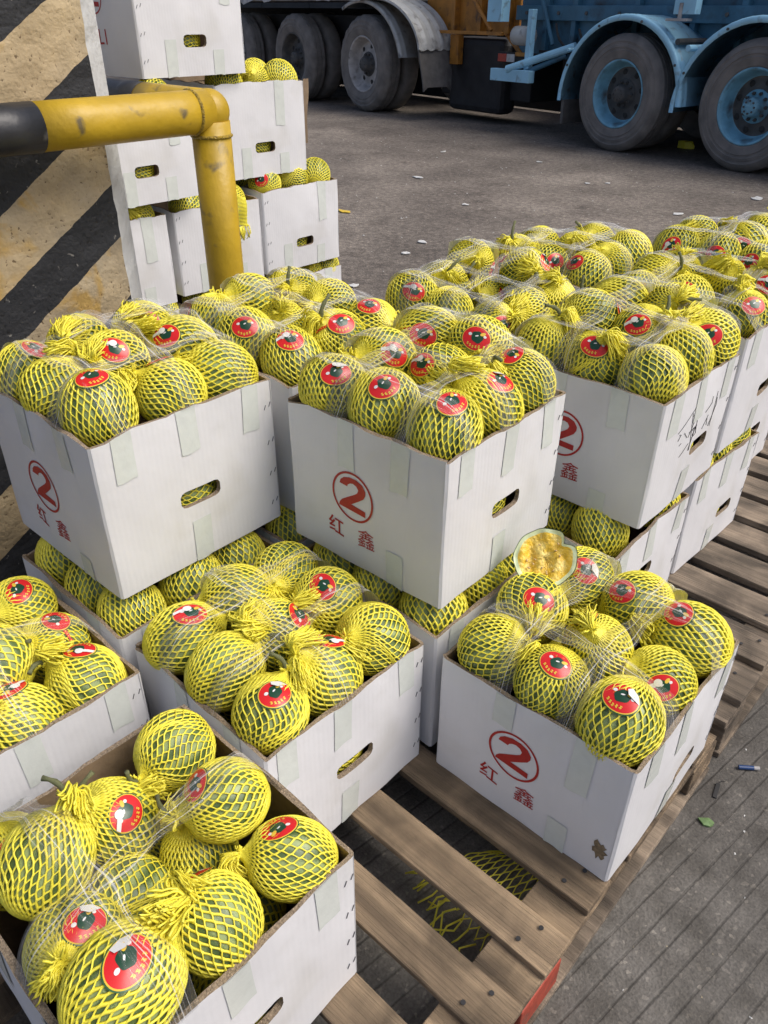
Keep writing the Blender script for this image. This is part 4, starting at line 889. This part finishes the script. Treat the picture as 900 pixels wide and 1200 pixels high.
def quat_to(v, spin=0.0):
    v = Vector(v).normalized(); q = Vector((0, 0, 1)).rotation_difference(v); return q @ Quaternion((0, 0, 1), spin)
ORD = {}
used_labels = {}
def melon(box, c, r, kd, sd, kn, u, v, label, i, group='yellow netted melons'):
    q = random.Random(i * 13 + 5); rot = quat_to(kd, q.uniform(0, 6.28))
    root = empty('netted_melon', c, rot=rot); root.scale = (r * q.uniform(.93, 1.04), r * q.uniform(.93, 1.04), r * q.uniform(.93, 1.07))
    link('rind', RIND, root)
    link('netting', (NETK if kn else NETP)[i % (4 if kn else 3)], root)
    if kn:
        link('net_ends', TUFT[(i * 3 + i // 4) % 4], root)
        if q.random() < .42: link('stem', STEM[i % 4], root)
    if sd is not None:
        ld = rot.inverted() @ Vector(sd)
        up = rot.inverted() @ Vector((0, 0, 1)); sq = quat_to(ld)
        # turn the tag so that its foot points roughly down the melon, with some scatter
        yv = sq.inverted() @ up; spin = math.atan2(-yv.x, yv.y) + q.uniform(-.9, .9)
        o = link('oval_tag', STICK[(i * 5 + i // 3) % 6], root, rot=sq @ Quaternion((0, 0, 1), spin)); o.scale = (1, 1, 1)
        rr = 1 / math.sqrt((ld.x ** 2 + ld.y ** 2) + (ld.z / 1.05) ** 2) if not kn or ld.z < .8 else 1.06
        o.location = ld * (rr - 1)
    tag(root, label, 'melon', group); return root
def place(u, v):
    a = 'front' if v < .34 else ('middle' if v < .66 else 'rear'); b_ = 'right' if u < .34 else ('centre' if u < .66 else 'left'); return a, b_
allm = {k: [] for k in bx}
for i, (k, c, r, kd, sd, kn, u, v) in enumerate(MELONS):
    a, b_ = place(u, v); loc = {'front': 'near', 'middle': 'mid', 'rear': 'far'}[a] + ' row, ' + b_
    feat = 'tufted with red tag' if kn and sd is not None else ('tufted net' if kn else ('red oval tag' if sd is not None else 'plain net'))
    lab = f"melon, {feat}, {loc}, {SHORT[k]}"
    n_ = used_labels.get(lab, 0); used_labels[lab] = n_ + 1
    if n_: lab = lab.replace(' row, ', ' row, sunk, ' if n_ == 1 else ' row, deepest, ')
    if k in ('B5', 'B6', 'B7', 'B8', 'B10'): lab = f"melon peeking out at {a} {b_} of {SHORT[k]}"
    melon(k, c, r, kd, sd, kn, u, v, lab, i); allm[k].append((Vector(c), r))
# one melon behind each hand hole
for j, k in enumerate(('T1', 'T2', 'T3', 'T4', 'B1', 'B2', 'B3', 'B7', 'B8')):
    s = bx[k]; melon(k, s.world(-.078, s.D / 2 + .01 + s.hy, max(.07, s.hz - .024)), .063, (.2, -1, .3), None, 0, 0, .5, 'melon behind hand hole of ' + SHORT[k], 500 + j)
# second layer that shows between the upper melons
for j, (k, x, y) in enumerate((('B3', -.13, .10), ('B3', -.27, .24), ('B3', -.12, .27), ('B3', -.28, .10), ('B1', -.12, .12), ('B1', -.25, .26), ('B2', -.12, .25), ('B2', -.25, .12), ('T2', -.13, .13), ('T3', -.13, .25))):
    s = bx[k]; melon(k, s.world(x, y, .175), .060, (.3, .4, -1), None, 0, 0, 0, f"shaded melon in the second layer of {SHORT[k]}, {'near' if y < .2 else 'far'} {'right' if x > -.2 else 'left'}", 520 + j)
# melons of the tall left stack
STK = [(3, [(-.07, .07), (-.07, .20), (-.07, .32), (-.2, .1), (-.2, .28)], .01), (0, [(-.065, .10), (-.065, .24), (-.065, .34)], -.012), (1, [(-.065, .1), (-.065, .26)], -.012), (2, [(-.065, .08), (-.065, .22), (-.065, .34)], -.012),
       (4, [(-.075, .10), (-.075, .27)], -.01), (5, [(-.075, .10), (-.075, .29)], -.01), (7, [(-.07, .09), (-.07, .21), (-.07, .33), (-.2, .2), (-.2, .32)], -.005), (6, [(-.07, .3)], -.02)]
SN = {0: 'bottom right box of the tall stack', 1: 'bottom middle box of the tall stack', 2: 'bottom left box of the tall stack', 3: 'second layer right box of the tall stack', 4: 'box behind the post', 5: 'second layer box beside the pillar', 6: 'third layer box under the rail', 7: 'third layer box with folded flap', 8: 'topmost box of the tall stack'}
for si, spots, dz in STK:
    s = sbx[si]
    for j, (x, y) in enumerate(spots):
        q = random.Random(si * 10 + j); kn = j % 2
        melon('S', s.world(x, y, s.H + dz), .061, (q.uniform(.3, .8), q.uniform(-.9, -.2), q.uniform(.3, .9)) if kn else (-.6, .6, .4), (.6, -.7, .35) if (si, j) in ((3, 0), (7, 3)) else None, kn, 0, 0,
              f"{'tufted' if kn else 'plain'} melon, {['first', 'second', 'third', 'fourth', 'fifth'][j]} from left, {SN[si]}", 560 + si * 8 + j)
for j, si in enumerate((3, 6, 7, 8)):
    s = sbx[si]; melon('S', s.world(-.075, s.D / 2, .095), .060, (.1, -1, .2), None, 0, 0, 0, 'melon behind hand hole of ' + SN[si], 650 + j)

# clear film bands over the heaped boxes
for k, bands in {'T1': (('x', .18), ('x', .52), ('x', .84), ('y', .27), ('y', .70)), 'T2': (('x', .15), ('x', .46), ('x', .82), ('y', .27), ('y', .66)), 'T3': (('x', .16), ('x', .48), ('x', .85), ('y', .25), ('y', .62)), 'T4': (('x', .15), ('x', .45), ('x', .8), ('y', .25), ('y', .7)), 'T5': (('x', .2), ('x', .5), ('x', .8), ('y', .3), ('y', .7)),
                 'T6': (('x', .18), ('x', .5), ('x', .82), ('y', .2), ('y', .45), ('y', .75)), 'T7': (('x', .15), ('x', .46), ('x', .8), ('y', .3), ('y', .7)), 'T9': (('x', .2), ('x', .5), ('x', .8), ('y', .5)), 'B1': (('x', .28), ('x', .72), ('y', .35), ('y', .68)), 'B2': (('x', .45), ('y', .35), ('y', .70)), 'B3': (('x', .25), ('y', .42)), 'B4': (('x', .5), ('y', .4))}.items():
    for j, (ax, t) in enumerate(bands): bx[k].band(ax, t, .054, allm[k], sum(map(ord, k)) * 7 + j)
for si in (3, 7): sbx[si].band('y', .3, .04, [], 900 + si)

# cut melon half leaning on the middle box
cm = empty('cut_melon_half', (.262, .088, .393)); tag(cm, 'half eaten open melon with yellow flesh lying beside the middle box marked 2', 'cut melon')
fd = Vector((.30, -.86, .85)).normalized(); cm.rotation_mode = 'QUATERNION'; cm.rotation_quaternion = quat_to(fd, 0)
b = MB(); k = 72; rings = 16; vs = []; q = random.Random(9); RR = .057
lx = cm.rotation_quaternion.inverted() @ Vector((.74, .67, 0)); ly = cm.rotation_quaternion.inverted() @ Vector((0, 0, 1)); bite = math.atan2((lx * .62 + ly * .75).y, (lx * .62 + ly * .75).x)
def rad(a):
    d = (a - bite + math.pi) % (2 * math.pi) - math.pi
    return RR * (1 + .03 * math.sin(2 * a) - .24 * math.exp(-(d / .20) ** 2) + .012 * math.sin(9 * a))
hn = [(q.uniform(40, 150), q.uniform(40, 150), q.uniform(0, 6)) for _ in range(9)]
def rough2(x, y): return sum(math.sin(x * a + y * c + p) for a, c, p in hn) / 9
for i in range(rings + 1):
    t = i / rings
    for j in range(k):
        a = 2 * math.pi * j / k; r_ = rad(a) * t; x, y = r_ * math.cos(a), r_ * math.sin(a); z = -.010 * (1 - t ** 3) + .0120 * rough2(x * 1.3, y * 1.3) * (1 - t ** 6) + (q.uniform(-.0014, .0014) if t < .9 else 0); vs.append((x, y, z))
fs = [(i * k + j, (i + 1) * k + j, (i + 1) * k + (j + 1) % k, i * k + (j + 1) % k) for i in range(rings) for j in range(k)]
b.add(vs, fs); b.f = [f[::-1] for f in b.f]
b.mi = [0 if i < rings - 2 else 1 for i in range(rings) for j in range(k)]
b.build('flesh', [M['flesh'], M['palerind']], cm, True)
b = MB(); vs = []
for i in range(13):
    t = math.pi / 2 * i / 12
    for j in range(k):
        a = 2 * math.pi * j / k; r_ = (rad(a) + .0012) * max(math.cos(t), 1e-3); vs.append((r_ * math.cos(a), r_ * math.sin(a), -.050 * math.sin(t) + (.0004 if i == 0 else 0)))
b.add(vs, [(i * k + j, (i + 1) * k + j, (i + 1) * k + (j + 1) % k, i * k + (j + 1) % k) for i in range(12) for j in range(k)]); b.build('rind', M['outrind'], cm, True)
b = MB()
for j in range(16):
    a, r_ = q.uniform(0, 6.28), q.uniform(.01, .038); x, y = r_ * math.cos(a), r_ * math.sin(a); m_ = Matrix.Translation((x, y, -.010 * (1 - (r_ / RR) ** 3) + .003)) @ Matrix.Rotation(q.uniform(0, 6), 4, 'Z') @ Matrix.Diagonal((.0032, .0018, .0012, 1))
    b.lathe([(max(1e-3, math.sin(math.pi * i / 4)), -math.cos(math.pi * i / 4)) for i in range(5)], 6, m_)
M['seed'] = mat('pale_melon_seed', (.62, .42, .18), .4, .2, 60); b.build('seeds', M['seed'], cm, True)
# loose netting lying under the slats and hanging over a stack box
def loose_net(name, loc, rz, L, Wd, label, m='net', sag=.03, tilt=0, seed=1):
    q = random.Random(seed); b = MB(); n = 11
    for fam in (1, -1):
        for s_ in range(-n, n * 2):
            pts = []
            for i in range(0, 33):
                h = i / 4; x = h / 8 * L; d = h - .6 * math.sin(2 * math.pi * h) / 6.283; y = (s_ + fam * d * .5) / n * Wd - Wd / 2
                if abs(y) > Wd / 2: 
                    if len(pts) > 2: b.tube(pts, .0017, 4, 0, .7)
                    pts = []; continue
                sp = .7 + .5 * x / L
                pts.append((x + .006 * math.sin(y * 60), y * sp, sag * math.cos(y / Wd * 2.6) + .006 * math.sin(x * 50 + y * 30)))
            if len(pts) > 2: b.tube(pts, .0017, 4, 0, .7)
    for j in range(16):
        y = q.uniform(-.5, .5) * Wd * 1.15; b.tube([(L, y, sag * .6), (L + q.uniform(.02, .03), y + q.uniform(-.01, .01), sag * .5), (L + q.uniform(.03, .055), y + q.uniform(-.02, .02), .0)], .0019, 4)
    o = b.build(name, M[m], None, True); o.location = loc; o.rotation_euler = (0, tilt, rz); return tag(o, label, 'netting')
loose_net('loose_netting', (.455, -.155, G + .012), R(-112), .17, .15, 'crumpled empty yellow net sleeve on the ground under the near pallet slats', sag=.035)
o = loose_net('hanging_netting', (-1.505, .80, .70), 0, .10, .05, 'yellow net end hanging over the rim of a stacked box right of the post', sag=.012, tilt=R(90), seed=4)

# ---------------------------------------------------------------- trucks (local x along them to the left, y towards the camera, z up from the ground)
def wheel_parts(parent, x, y, Rt, wid, rm, style, spin=0.0):
    w_ = empty('wheel', (x, y, Rt)); w_.parent = parent; w_.rotation_euler = (R(-90), 0, 0)
    s = Rt / .575; k = 96
    # axis: local z of the wheel -> +y (towards the camera)
    prof = [(.335, .00), (.35, .012), (.40, .020), (.42, .026), (.425, .020), (.445, .021), (.450, .027), (.475, .022), (.48, .017), (.50, .016), (.505, .020), (.520, .012), (.548, -.006), (.562, -.030), (.575, -.045), (.575, -.085), (.564, -.088), (.564, -.098), (.575, -.101), (.575, -.17), (.564, -.173), (.564, -.183), (.575, -.186), (.575, -.235), (.55, -.27), (.47, -.292), (.335, -.28)]
    def wob(i, j): return (-.012 if (j // 2) % 2 and i in (12, 13, 14, 21, 22) else 0) * s
    p = MB(); p.lathe([(r * s, z) for r, z in prof], k, Matrix.Rotation(spin, 4, 'Z'), 0, wob if style != 'smooth' else None)
    t = p.build('tyre', M['tyre'], w_, True)
    try: t.data.set_sharp_from_angle(angle=R(28))
    except Exception: pass
    p = MB(); p.lathe([(r * s, .002 + z) for r, z in ((.338, -.004), (.338, .006), (.326, .008), (.315, -.004), (.300, -.05), (.285, -.10), (.272, -.135), (.262, -.15), (.24, -.150), (.19, -.135), (.15, -.12), (.135, -.115), (.001, -.115))], 64, None, 0)
    o = p.build('rim', M[rm[0]], w_, True)
    if rm[0] == 'rimblue':
        o.data.materials.append(M['rimdark']); o.data.polygons.foreach_set('material_index', [0 if i < 64 * 7 else 1 for i in range(len(o.data.polygons))])
    for j in range(8 if style == 'smooth' else 7):
        p = MB(); a = 2 * math.pi * j / (8 if style == 'smooth' else 7) + spin; m_ = Matrix.Translation((.213 * s * math.cos(a), .213 * s * math.sin(a), -.141 + .006)) @ Matrix.Rotation(a, 4, 'Z') @ Matrix.Diagonal((.030 * s, .026 * s, 1, 1))
        p.lathe([(1.15, -.004), (1.0, .002), (.0001, .0015)], 14, m_)
        p.build('dark_hole_disc', M['rubber'], w_, True)  # black disc paints the dark of an opening on the closed rim
    p = MB(); m0 = Matrix.Identity(4)
    p.lathe([(.150 * s, -.115), (.146 * s, -.105), (.092 * s, -.10), (.088 * s, -.04), (.080 * s, -.005), (.070 * s, .004), (.03 * s, .006), (.001, .006)], 28)
    p.build('hub', M[rm[1]], w_, True)
    for j in range(10):
        p = MB(); a = 2 * math.pi * j / 10; m_ = Matrix.Translation((.118 * s * math.cos(a), .118 * s * math.sin(a), -.112)); p.lathe([(.017, 0), (.017, .03), (.010, .034), (.009, .05), (.0001, .05)], 6, m_)
        p.build('wheel_nut', M[rm[2]], w_)
    for j in range(8):
        p = MB(); a = 2 * math.pi * j / 8; m_ = Matrix.Translation((.055 * s * math.cos(a), .055 * s * math.sin(a), .004)); p.lathe([(.010, 0), (.010, .010), (.0001, .010)], 6, m_)
        p.build('hub_bolt', M[rm[2]], w_)
    return w_
def simple_tyre(parent, x, y, Rt, name='inner_tyre'):
    s = Rt / .575; p = MB(); p.lathe([(r * s, z) for r, z in ((.30, 0), (.40, .02), (.50, .02), (.555, -.01), (.575, -.05), (.575, -.22), (.55, -.26), (.40, -.28), (.30, -.27), (.30, 0))], 56)
    o = p.build(name, M['tyre'], parent, True, loc=(x, y, Rt)); o.rotation_euler = (R(-90), 0, 0); return o
def fender(parent, cx, cz, rad_, a0, a1, y0, y1, m, lip=.055, flat=.86):
    p = MB(); n = 26; vs = []
    for i in range(n + 1):
        a = R(a0 + (a1 - a0) * i / n); c, s_ = math.cos(a), math.sin(a)
        for (rr_, yy) in ((rad_ - .006, y0), (rad_ - .006, y1 - .012), (rad_ - lip, y1 - .006), (rad_ - lip, y1), (rad_, y1), (rad_ + .012, y1 - .02), (rad_ + .004, y1 - .05), (rad_ + .004, y1 - .10), (rad_ + .012, y1 - .11), (rad_ + .004, y1 - .12), (rad_, y0)):
            vs.append((cx + c * rr_, yy, cz + s_ * rr_ * flat))
    K = 11; p.add(vs, [(i * K + j, i * K + (j + 1) % K, (i + 1) * K + (j + 1) % K, (i + 1) * K + j) for i in range(n) for j in range(K)] + [tuple(range(K)), tuple(n * K + j for j in range(K - 1, -1, -1))])
    return p.build('mudguard', m, parent, True)
def bbox_part(name, m, parent, lo, hi, bev=.006):
    p = MB(); p.box(lo, hi); o = p.build(name, m, parent); bevel(o, bev); return o
def strut(name, m, parent, a, c, r, k=10, flat=1.0):
    p = MB(); p.tube([a, c], r, k, 0, flat); return p.build(name, m, parent)

bt = empty('blue_trailer'); bt.matrix_world = TM; tag(bt, 'blue trailer with light blue mudguards over two big dusty wheels, upper right', 'trailer')
for i, (x, sp) in enumerate(((0.06, .2), (-1.585, .5), (-3.23, .1))):
    wheel_parts(bt, x, 0, .592, .28, ('rimblue', 'rimblue' if i else 'rimdark', 'rimdark'), 'smooth', sp)
    simple_tyre(bt, x, -.34, .592); simple_tyre(bt, x, -1.75, .592, 'far_tyre')
    strut('axle', M['darksteel'], bt, (x, -.2, .592), (x, -2.0, .592), .075)
for x in (.07, -1.545, -3.2):
    fender(bt, x, .50, .865, -2, 178, -.62, .03, M['blue'], .05, .985)
bbox_part('mudflap', M['mudflap'], bt, (.845, -.5, .26), (.885, -.02, .52)).rotation_euler = (0, R(3), 0)
# dark blue body above and behind the wheels, with ribs
bbox_part('side_panel', M['darkblue'], bt, (-5.5, -.66, .86), (2.30, -.60, 2.7), .01)
bbox_part('floor', M['darksteel'], bt, (-5.5, -2.35, .98), (2.30, -.67, 1.1), .01)
bbox_part('side_panel', M['darkblue'], bt, (-5.5, -2.42, .03), (2.30, -2.36, 2.7), .01)  # unseen far panel, lowered almost to the ground to block light underneath
for x in (1.75, 1.28, .35, -.42, -1.0, -2.1, -2.9): bbox_part('rib', M['darkblue'], bt, (x, -.60, .9), (x + .07, -.52, 2.6))
bbox_part('top_rail', M['darkblue'], bt, (-5.5, -.60, 1.28), (2.3, -.50, 1.44))
strut('brace', M['darkblue'], bt, (1.55, -.45, 1.02), (1.80, -.45, 1.5), .025)
bbox_part('cross_rail', M['darksteel'], bt, (.95, -.45, .93), (1.75, -.42, .96), .004)
# bracket hanging between the mudguards
bbox_part('bracket', M['blue'], bt, (-.72, -.15, 1.36), (-.46, -.05, 1.62)); bbox_part('bracket_foot', M['rimgrey'], bt, (-.66, -.12, 1.30), (-.40, -.02, 1.325), .004); strut('bracket_pin', M['rimgrey'], bt, (-.55, -.05, 1.30), (-.55, -.05, 1.46), .022)
strut('guard_stay', M['rimdark'], bt, (-.60, -.5, 1.12), (-.60, -.02, 1.12), .03); strut('guard_stay', M['blue'], bt, (-.79, -.3, 1.07), (-.79, .05, 1.07), .03)
strut('guard_stay', M['blue'], bt, (.88, -.3, 1.0), (.88, .0, 1.0), .018)
# rear under-run bar, its arms, post, air tank
bbox_part('underrun_bar', M['blue'], bt, (1.62, -.25, .60), (2.33, -.14, .74)); 
strut('underrun_arm', M['blue'], bt, (2.02, -.14, .74), (1.12, -.40, 1.02), .045, 12); strut('underrun_arm', M['darkblue'], bt, (1.78, -.2, .70), (1.25, -.40, .92), .032, 12)
bbox_part('lamp_board', M['rubber'], bt, (1.75, -.42, .80), (2.42, -.36, .92), .004)
M['lampred'] = mat('red_reflector', (.42, .05, .03), .35, .2, 30)
bbox_part('reflector_strip', M['lampred'], bt, (2.25, -.355, .81), (2.41, -.335, .90), .003); bbox_part('reflector_strip', M['tarp'], bt, (2.10, -.355, .81), (2.245, -.335, .90), .003); bbox_part('reflector_strip', M['orange'], bt, (1.78, -.355, .88), (2.09, -.335, .925), .003)
bbox_part('post', M['blue'], bt, (1.72, -.30, .60), (1.80, -.22, 1.40))
p = MB(); p.lathe([(.001, -.18), (.07, -.175), (.105, -.14), (.11, -.10), (.11, .10), (.105, .14), (.07, .175), (.001, .18)], 24, Matrix.Translation((1.98, -.35, 1.11)) @ Matrix.Rotation(R(90), 4, 'Y')); p.build('air_tank', M['greypaint'], bt, True)
bbox_part('blue_box', M['blue'], bt, (2.16, -.25, 1.26), (2.42, -.10, 1.75))

for k, (x, z0_, z1_, x1_) in enumerate(((1.5, 1.25, 1.0, 1.2), (1.1, 1.2, .98, .8), (-.3, 1.25, 1.05, -.75), (.6, 1.22, 1.06, .2))):     # sagging air hoses and pipes on the chassis
    p = MB(); p.tube([(x + (x1_ - x) * t, -.42 + .02 * math.sin(t * 7 + k), z0_ + (z1_ - z0_) * t - .10 * math.sin(math.pi * t)) for t in np.linspace(0, 1, 12)], .014, 8); p.build('air_hose', M['rubber'], bt, True)
for x in (-5.0, -4.2, -2.5, -1.5, -.8, -.2, .6, 1.1, 1.55, 2.1):
    p = MB(); p.lathe([(.022, -.002), (.022, .014), (.0001, .016)], 6, Matrix.Translation((x, -.499, 1.36)) @ Matrix.Rotation(R(-90), 4, 'X')); p.build('rail_bolt', M['rimdark'], bt)
for x, c_ in ((.07, 0), (-1.545, 0)):
    for a in (25, 65, 105, 150):
        p = MB(); p.lathe([(.014, 0), (.014, .012), (.0001, .013)], 6, Matrix.Translation((x + .84 * math.cos(R(a)), .030, .50 + .82 * math.sin(R(a)))) @ Matrix.Rotation(R(-90), 4, 'X')); p.build('mudguard_bolt', M['rimdark'], bt)
ft = empty('flatbed_truck'); ft.matrix_world = TM; tag(ft, 'grey flatbed truck with three rear wheels, orange frame and a pale tarpaulin edge, top left', 'truck')
for i, x in enumerate((5.10, 7.22, 9.35)):
    wheel_parts(ft, x, 0, .66, .3, (('rimgrey', 'rimdark', 'rimdark'), ('rimdark', 'rimdark', 'rimdark'), ('rimdark', 'rimgrey', 'rimdark'))[i], 'lug', .3 * i)
    simple_tyre(ft, x, -.36, .66); simple_tyre(ft, x, -2.0, .66, 'far_tyre')
    strut('axle', M['darksteel'], ft, (x, -.2, .66), (x, -2.2, .66), .085)
fender(ft, 5.12, .60, 1.06, 168, 62, -.65, .03, M['greypaint'], .05, .86)
fender(ft, 5.12, .60, 1.06, 168 - 102, 0, -.65, .03, M['greypaint'], .05, .86) if False else None
p = MB(); vs = []          # ribbed guard sweeping down behind the last wheel
for i in range(15):
    t = i / 14; x = 4.72 - 1.02 * math.sin(t * 1.45) - .04 * t; z = 1.50 - .62 * (t ** 1.7)
    for j in range(13): vs.append((x, .04 - .62 * j / 12, z + (.022 if j % 3 == 0 else 0)))
p.add(vs, [(i * 13 + j, i * 13 + j + 1, (i + 1) * 13 + j + 1, (i + 1) * 13 + j) for i in range(14) for j in range(12)]); o = p.build('rear_guard', M['greypaint'], ft); sd_ = o.modifiers.new('solid', 'SOLIDIFY'); sd_.thickness = .03
p = MB(); vs = []
for i in range(9):
    t = i / 8
    for j in range(7): vs.append((3.70 - .16 * t + .015 * math.sin(j), .03 - .60 * j / 6 * (1 - .15 * t * t), .95 - .52 * t - (.05 if i == 8 and j in (0, 6) else 0)))
p.add(vs, [(i * 7 + j, i * 7 + j + 1, (i + 1) * 7 + j + 1, (i + 1) * 7 + j) for i in range(8) for j in range(6)]); o = p.build('mudflap', M['mudflap'], ft); sd_ = o.modifiers.new('solid', 'SOLIDIFY'); sd_.thickness = .02
bbox_part('deck', M['greypaint'], ft, (4.75, -2.5, 1.50), (14.5, .06, 1.66), .01)
p = MB(); q = random.Random(6); vs = []; n = 60
for i in range(n + 1):
    x = 4.5 + 9.5 * i / n
    for j, (yy, zz) in enumerate(((-2.4, 1.82), (-.2, 1.80), (.06, 1.74), (.085, 1.52 + .035 * math.sin(i * 1.1) + q.uniform(-.03, .03) - .02 * math.sin(i * .31)))): vs.append((x, yy + q.uniform(-.02, .02), zz))
p.add(vs, [(i * 4 + j, i * 4 + j + 1, (i + 1) * 4 + j + 1, (i + 1) * 4 + j) for i in range(n) for j in range(3)]); p.build('tarpaulin', M['tarp'], ft, True)
bbox_part('chassis_beam', M['darksteel'], ft, (4.0, -.95, .95), (14, -.75, 1.3)); bbox_part('chassis_beam', M['darksteel'], ft, (4.0, -1.8, .7), (14, -1.6, 1.3))
bbox_part('frame_beam', M['orange'], ft, (2.35, -.75, 1.10), (4.3, -.62, 2.3)); bbox_part('frame_rail', M['orange'], ft, (2.45, -.45, 1.10), (4.0, -.41, 1.14), .004)
for x in (2.45, 3.0, 3.55): bbox_part('frame_rib', M['orange'], ft, (x, -.62, 1.12), (x + .07, -.52, 2.2))
strut('frame_brace', M['orange'], ft, (2.75, -.5, 1.15), (3.25, -.5, 1.6), .025); strut('frame_brace', M['orange'], ft, (2.05, -.6, .75), (2.55, -.6, 1.12), .03)
bbox_part('hanging_bracket', M['orange'], ft, (3.42, -.6, .72), (3.60, -.5, 1.09)); bbox_part('frame_foot', M['darksteel'], ft, (2.2, -1.4, .30), (4.1, -.80, 1.05), .02)
bbox_part('wheel_stand_in', M['darksteel'], ft, (2.6, -.95, .12), (3.75, -.62, 1.05), .08)  # plain dark box added in place of the barely visible middle wheel
bbox_part('far_shade_skirt', M['darksteel'], ft, (2.2, -2.5, .03), (14, -2.42, 1.4), .01)  # unseen skirts added on the far side to block light and view underneath
bbox_part('far_shade_skirt', M['darksteel'], bt, (2.3, -2.42, .03), (3.0, -2.36, 1.4), .01)

# ---------------------------------------------------------------- litter
def scrap(name, x, y, sx, sy, m, label, cat, h=.006, seed=0, rz=0):
    q = random.Random(seed); k = 9; b = MB(); vs = [(0, 0, h * 1.4)]
    for i in range(k):
        a = 6.283 * i / k; r_ = q.uniform(.65, 1.1); vs.append((sx * r_ * math.cos(a), sy * r_ * math.sin(a), q.uniform(.002, h * 1.5)))
    for i in range(k): vs.append((vs[1 + i][0], vs[1 + i][1], .0005))
    b.add(vs, [(0, 1 + i, 1 + (i + 1) % k) for i in range(k)] + [(1 + i, 1 + k + i, 1 + k + (i + 1) % k, 1 + (i + 1) % k) for i in range(k)])
    o = b.build(name, M[m], None); o.location = (x, y, G + .001); o.rotation_euler = (0, 0, rz); return tag(o, label, cat, 'litter on the yard')
for i, (x, y, sx, sy, lab) in enumerate(((-4.468, 5.255, .09, .06, 'white paper scrap on the asphalt in front of the trailer bar'), (-1.889, 5.503, .085, .05, 'flat white scrap on asphalt above the right rear boxes'), (-1.661, 6.579, .11, .07, 'crumpled white wrapper on asphalt near the right edge'), (-3.356, 4.57, .05, .04, 'small white scrap on asphalt left of centre'),
    (-4.128, 6.883, .05, .04, 'tiny white scrap in front of the first blue wheel'), (-1.944, 4.642, .10, .03, 'thin pale scrap just behind the rearmost box'), (-2.798, 3.356, .065, .045, 'white scrap lying on asphalt behind the upper boxes, rear one of two'), (-2.688, 3.049, .06, .05, 'white scrap lying on asphalt behind the upper boxes, front one of two'),
    (-5.322, 6.706, .08, .04, 'pale scrap on asphalt below the mudflap'), (-3.113, 6.156, .05, .04, 'small white crumb of foam, left of a pair'), (-2.972, 6.295, .04, .03, 'small white crumb of foam, right of a pair'), (-2.423, 2.287, .05, .045, 'bright white scrap on asphalt right of the tall stack'))):
    scrap('paper_scrap', x, y, sx * .7, sy * .7, 'scrap', lab, 'paper scrap', seed=i, rz=i)
scrap('yellow_net_scrap', -3.438, 9.0, .11, .08, 'net', 'crumpled yellow netting lying behind the first blue wheel', 'netting', .06, 77)
scrap('orange_peel', -3.9, 3.66, .07, .03, 'gold', 'orange peel streak on the asphalt right of the stacked boxes', 'fruit peel', .01, 78)
o = scrap('fallen_leaf', .658, .187, .018, .011, 'leaf', 'pale green leaf scrap on the concrete beside the pallet', 'leaf', .006, 79, .5)
b = MB(); b.tube([(-.022, 0, .0052), (.010, 0, .0052)], .0048, 12, 0); b.tube([(.0102, 0, .0052), (.022, 0, .0052)], .0044, 12, 1); o = b.build('lighter', [M['lighter'], M['rimgrey']]); o.location = (.668, .377, G + .001); o.rotation_euler = (0, 0, R(38)); tag(o, 'blue plastic lighter lying on grey concrete right of the pallet', 'lighter')
b = MB(); b.box((-.004, -.020, 0), (.004, .020, .003)); b.tube([(0, .02, .002), (.004, .03, .002), (.012, .034, .002)], .0008, 4); o = b.build('black_clip', M['rubber']); o.location = (.640, .274, G + .001); o.rotation_euler = (0, 0, R(12)); tag(o, 'thin black plastic clip on the concrete by the pallet foot', 'clip')
q = random.Random(21); b = MB()
for i in range(700):       # crumbs of foam, gravel and straw
    far = q.random() < .82
    if far: x, y = q.uniform(-7, .5), q.uniform(1.9, 9.5); s_ = q.uniform(.003, .010)
    else: x, y = q.uniform(.62, 1.6), q.uniform(-.7, 1.2); s_ = q.uniform(.0012, .0035)
    a = q.uniform(0, 6.28); m_ = Matrix.Translation((x, y, G + .0005)) @ Matrix.Rotation(a, 4, 'Z'); w2 = s_ * q.uniform(.2, .9)
    b.add([m_ @ Vector(v) for v in ((-s_, -w2, 0), (s_, -w2 * .6, 0), (s_ * .8, w2, 0), (-s_ * .7, w2 * .8, 0), (0, 0, s_ * .4))], [(0, 1, 4), (1, 2, 4), (2, 3, 4), (3, 0, 4)], 0 if q.random() < .6 else 1)
M['crumb'] = mat('tan_crumb', (.30, .26, .18), .8, .3, 30)
tag(b.build('ground_crumbs', [M['scrap'], M['crumb']]), 'scattered pale crumbs and grit over asphalt and concrete', 'grit', kind='stuff')
